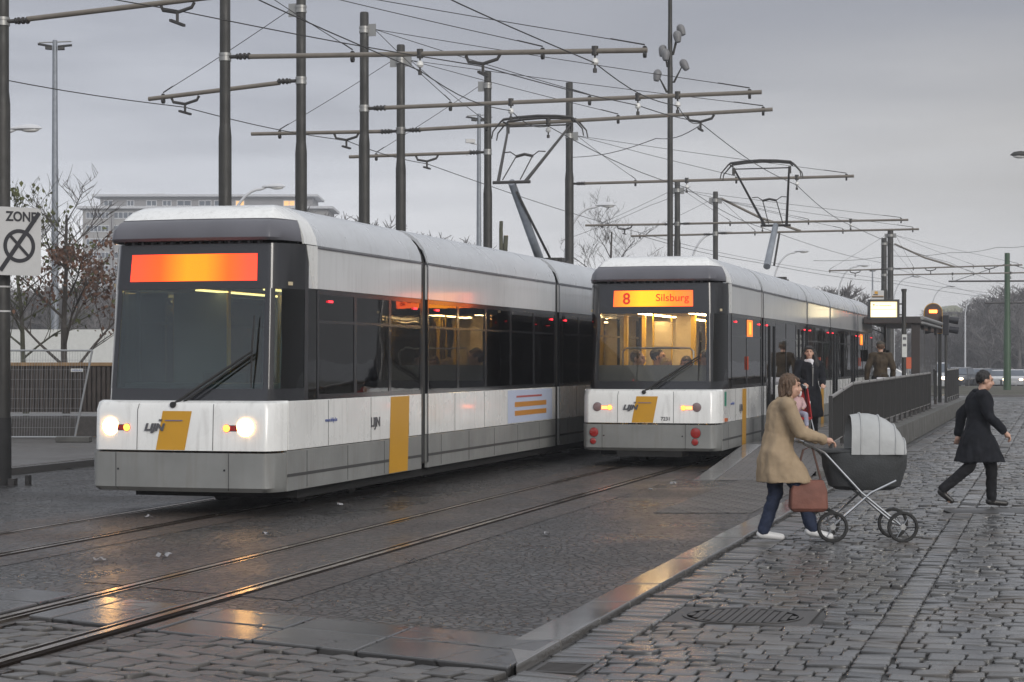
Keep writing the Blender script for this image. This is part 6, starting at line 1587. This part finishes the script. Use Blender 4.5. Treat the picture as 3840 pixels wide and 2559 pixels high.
# ------------------------------------------------------------------ litter
def litter(px, py, m, label, sz=.05, z=.012, kind='paper'):
    p = gr(px, py) if z > -.01 else Vector(((px-1920)*(H+.028)/(py-HZ), (H+.028)*F/(py-HZ), 0)); rg = random.Random(px)
    q = MB()
    if kind == 'can': q.tube([(-.055, 0, .033), (-.05, 0, .033), (.05, 0, .033), (.055, 0, .033)], [.024, .032, .031, .024], 12)
    else:
        n = 5; 
        for i in range(n):
            a = [(-.5+i/n)*2*sz, (-.5+(i+1)/n)*2*sz]; h = [.25*sz*math.sin(i*1.9+px), .25*sz*math.sin((i+1)*1.9+px)]
            q.add([(a[0], -sz*.5, h[0]+.012), (a[1], -sz*.45, h[1]+.012), (a[1], sz*.5, h[1]+.02), (a[0], sz*.45, h[0]+.016)], [(0, 1, 2, 3)])
    o = q.build('drinks_can' if kind == 'can' else 'paper_scrap', m, loc=(p.x, p.y, z)); o.rotation_euler = (0, 0, rg.uniform(0, 3)); tag(o, label, 'can' if kind == 'can' else 'litter', None if kind == 'can' else 'scraps of litter'); return o
M['paper'] = mat('paper_scrap', (.26, .26, .27), .7, noise=.2, nscale=30)
canm = mat('can_red', (.42, .09, .05), .35, noise=.5, nscale=40)
litter(615, 2091, M['paper'], 'largest white paper scrap, alone on the setts in front of the moving tram', .07)
litter(3311, 1716, canm, 'crushed red drinks can in the gutter below the platform wall', z=-.028, kind='can')
for px, py, z, lab in ((3227, 1765, -.028, 'white scrap nearest the pram in the platform gutter'), (3257, 1784, -.028, 'flat white scrap on the cobbles just right of the pram'), (3386, 1681, -.028, 'pale scrap in the gutter beyond the drinks can'), (3432, 1645, -.028, 'crumpled pale scrap midway along the platform gutter'), (3530, 1594, -.028, 'farthest long scrap in the platform gutter'),
        (2447, 1797, .01, 'flat white scrap between the rails behind the standing tram'), (2525, 1817, .01, 'crumpled white scrap right of the rail behind the standing tram'), (2440, 1842, .01, 'reddish scrap beside the small pavement crack'), (1275, 1899, .012, 'pale scrap on the setts left of the centre rail'), (1000, 2010, .012, 'small pale scrap between the two tracks'), (373, 2106, .012, 'tiny scrap left of the largest paper'), (555, 1944, .012, 'pale scrap beside the rail of the moving tram'), (2050, 2010, .012, 'small scrap near the ribbed paving'), (1540, 2112, .012, 'dark leaf scrap on the setts by the near rail')):
    litter(px, py, M['paper'] if 'dark' not in lab else M['rubber'], lab, .055, z)

# ------------------------------------------------------------------ haze
hz_ = MB(); hz_.box((-150, -12, -3), (150, 440, 45))
hm = bpy.data.materials.new('haze_air'); hm.use_nodes = True; tt = hm.node_tree; tt.nodes.clear(); oo = tt.nodes.new('ShaderNodeOutputMaterial'); pv = tt.nodes.new('ShaderNodeVolumePrincipled')
pv.inputs['Color'].default_value = (.86, .88, .92, 1); pv.inputs['Density'].default_value = .0010; pv.inputs['Anisotropy'].default_value = .2
tt.links.new(pv.outputs[0], oo.inputs['Volume'])
o = hz_.build('haze', hm); tag(o, kind='stuff')
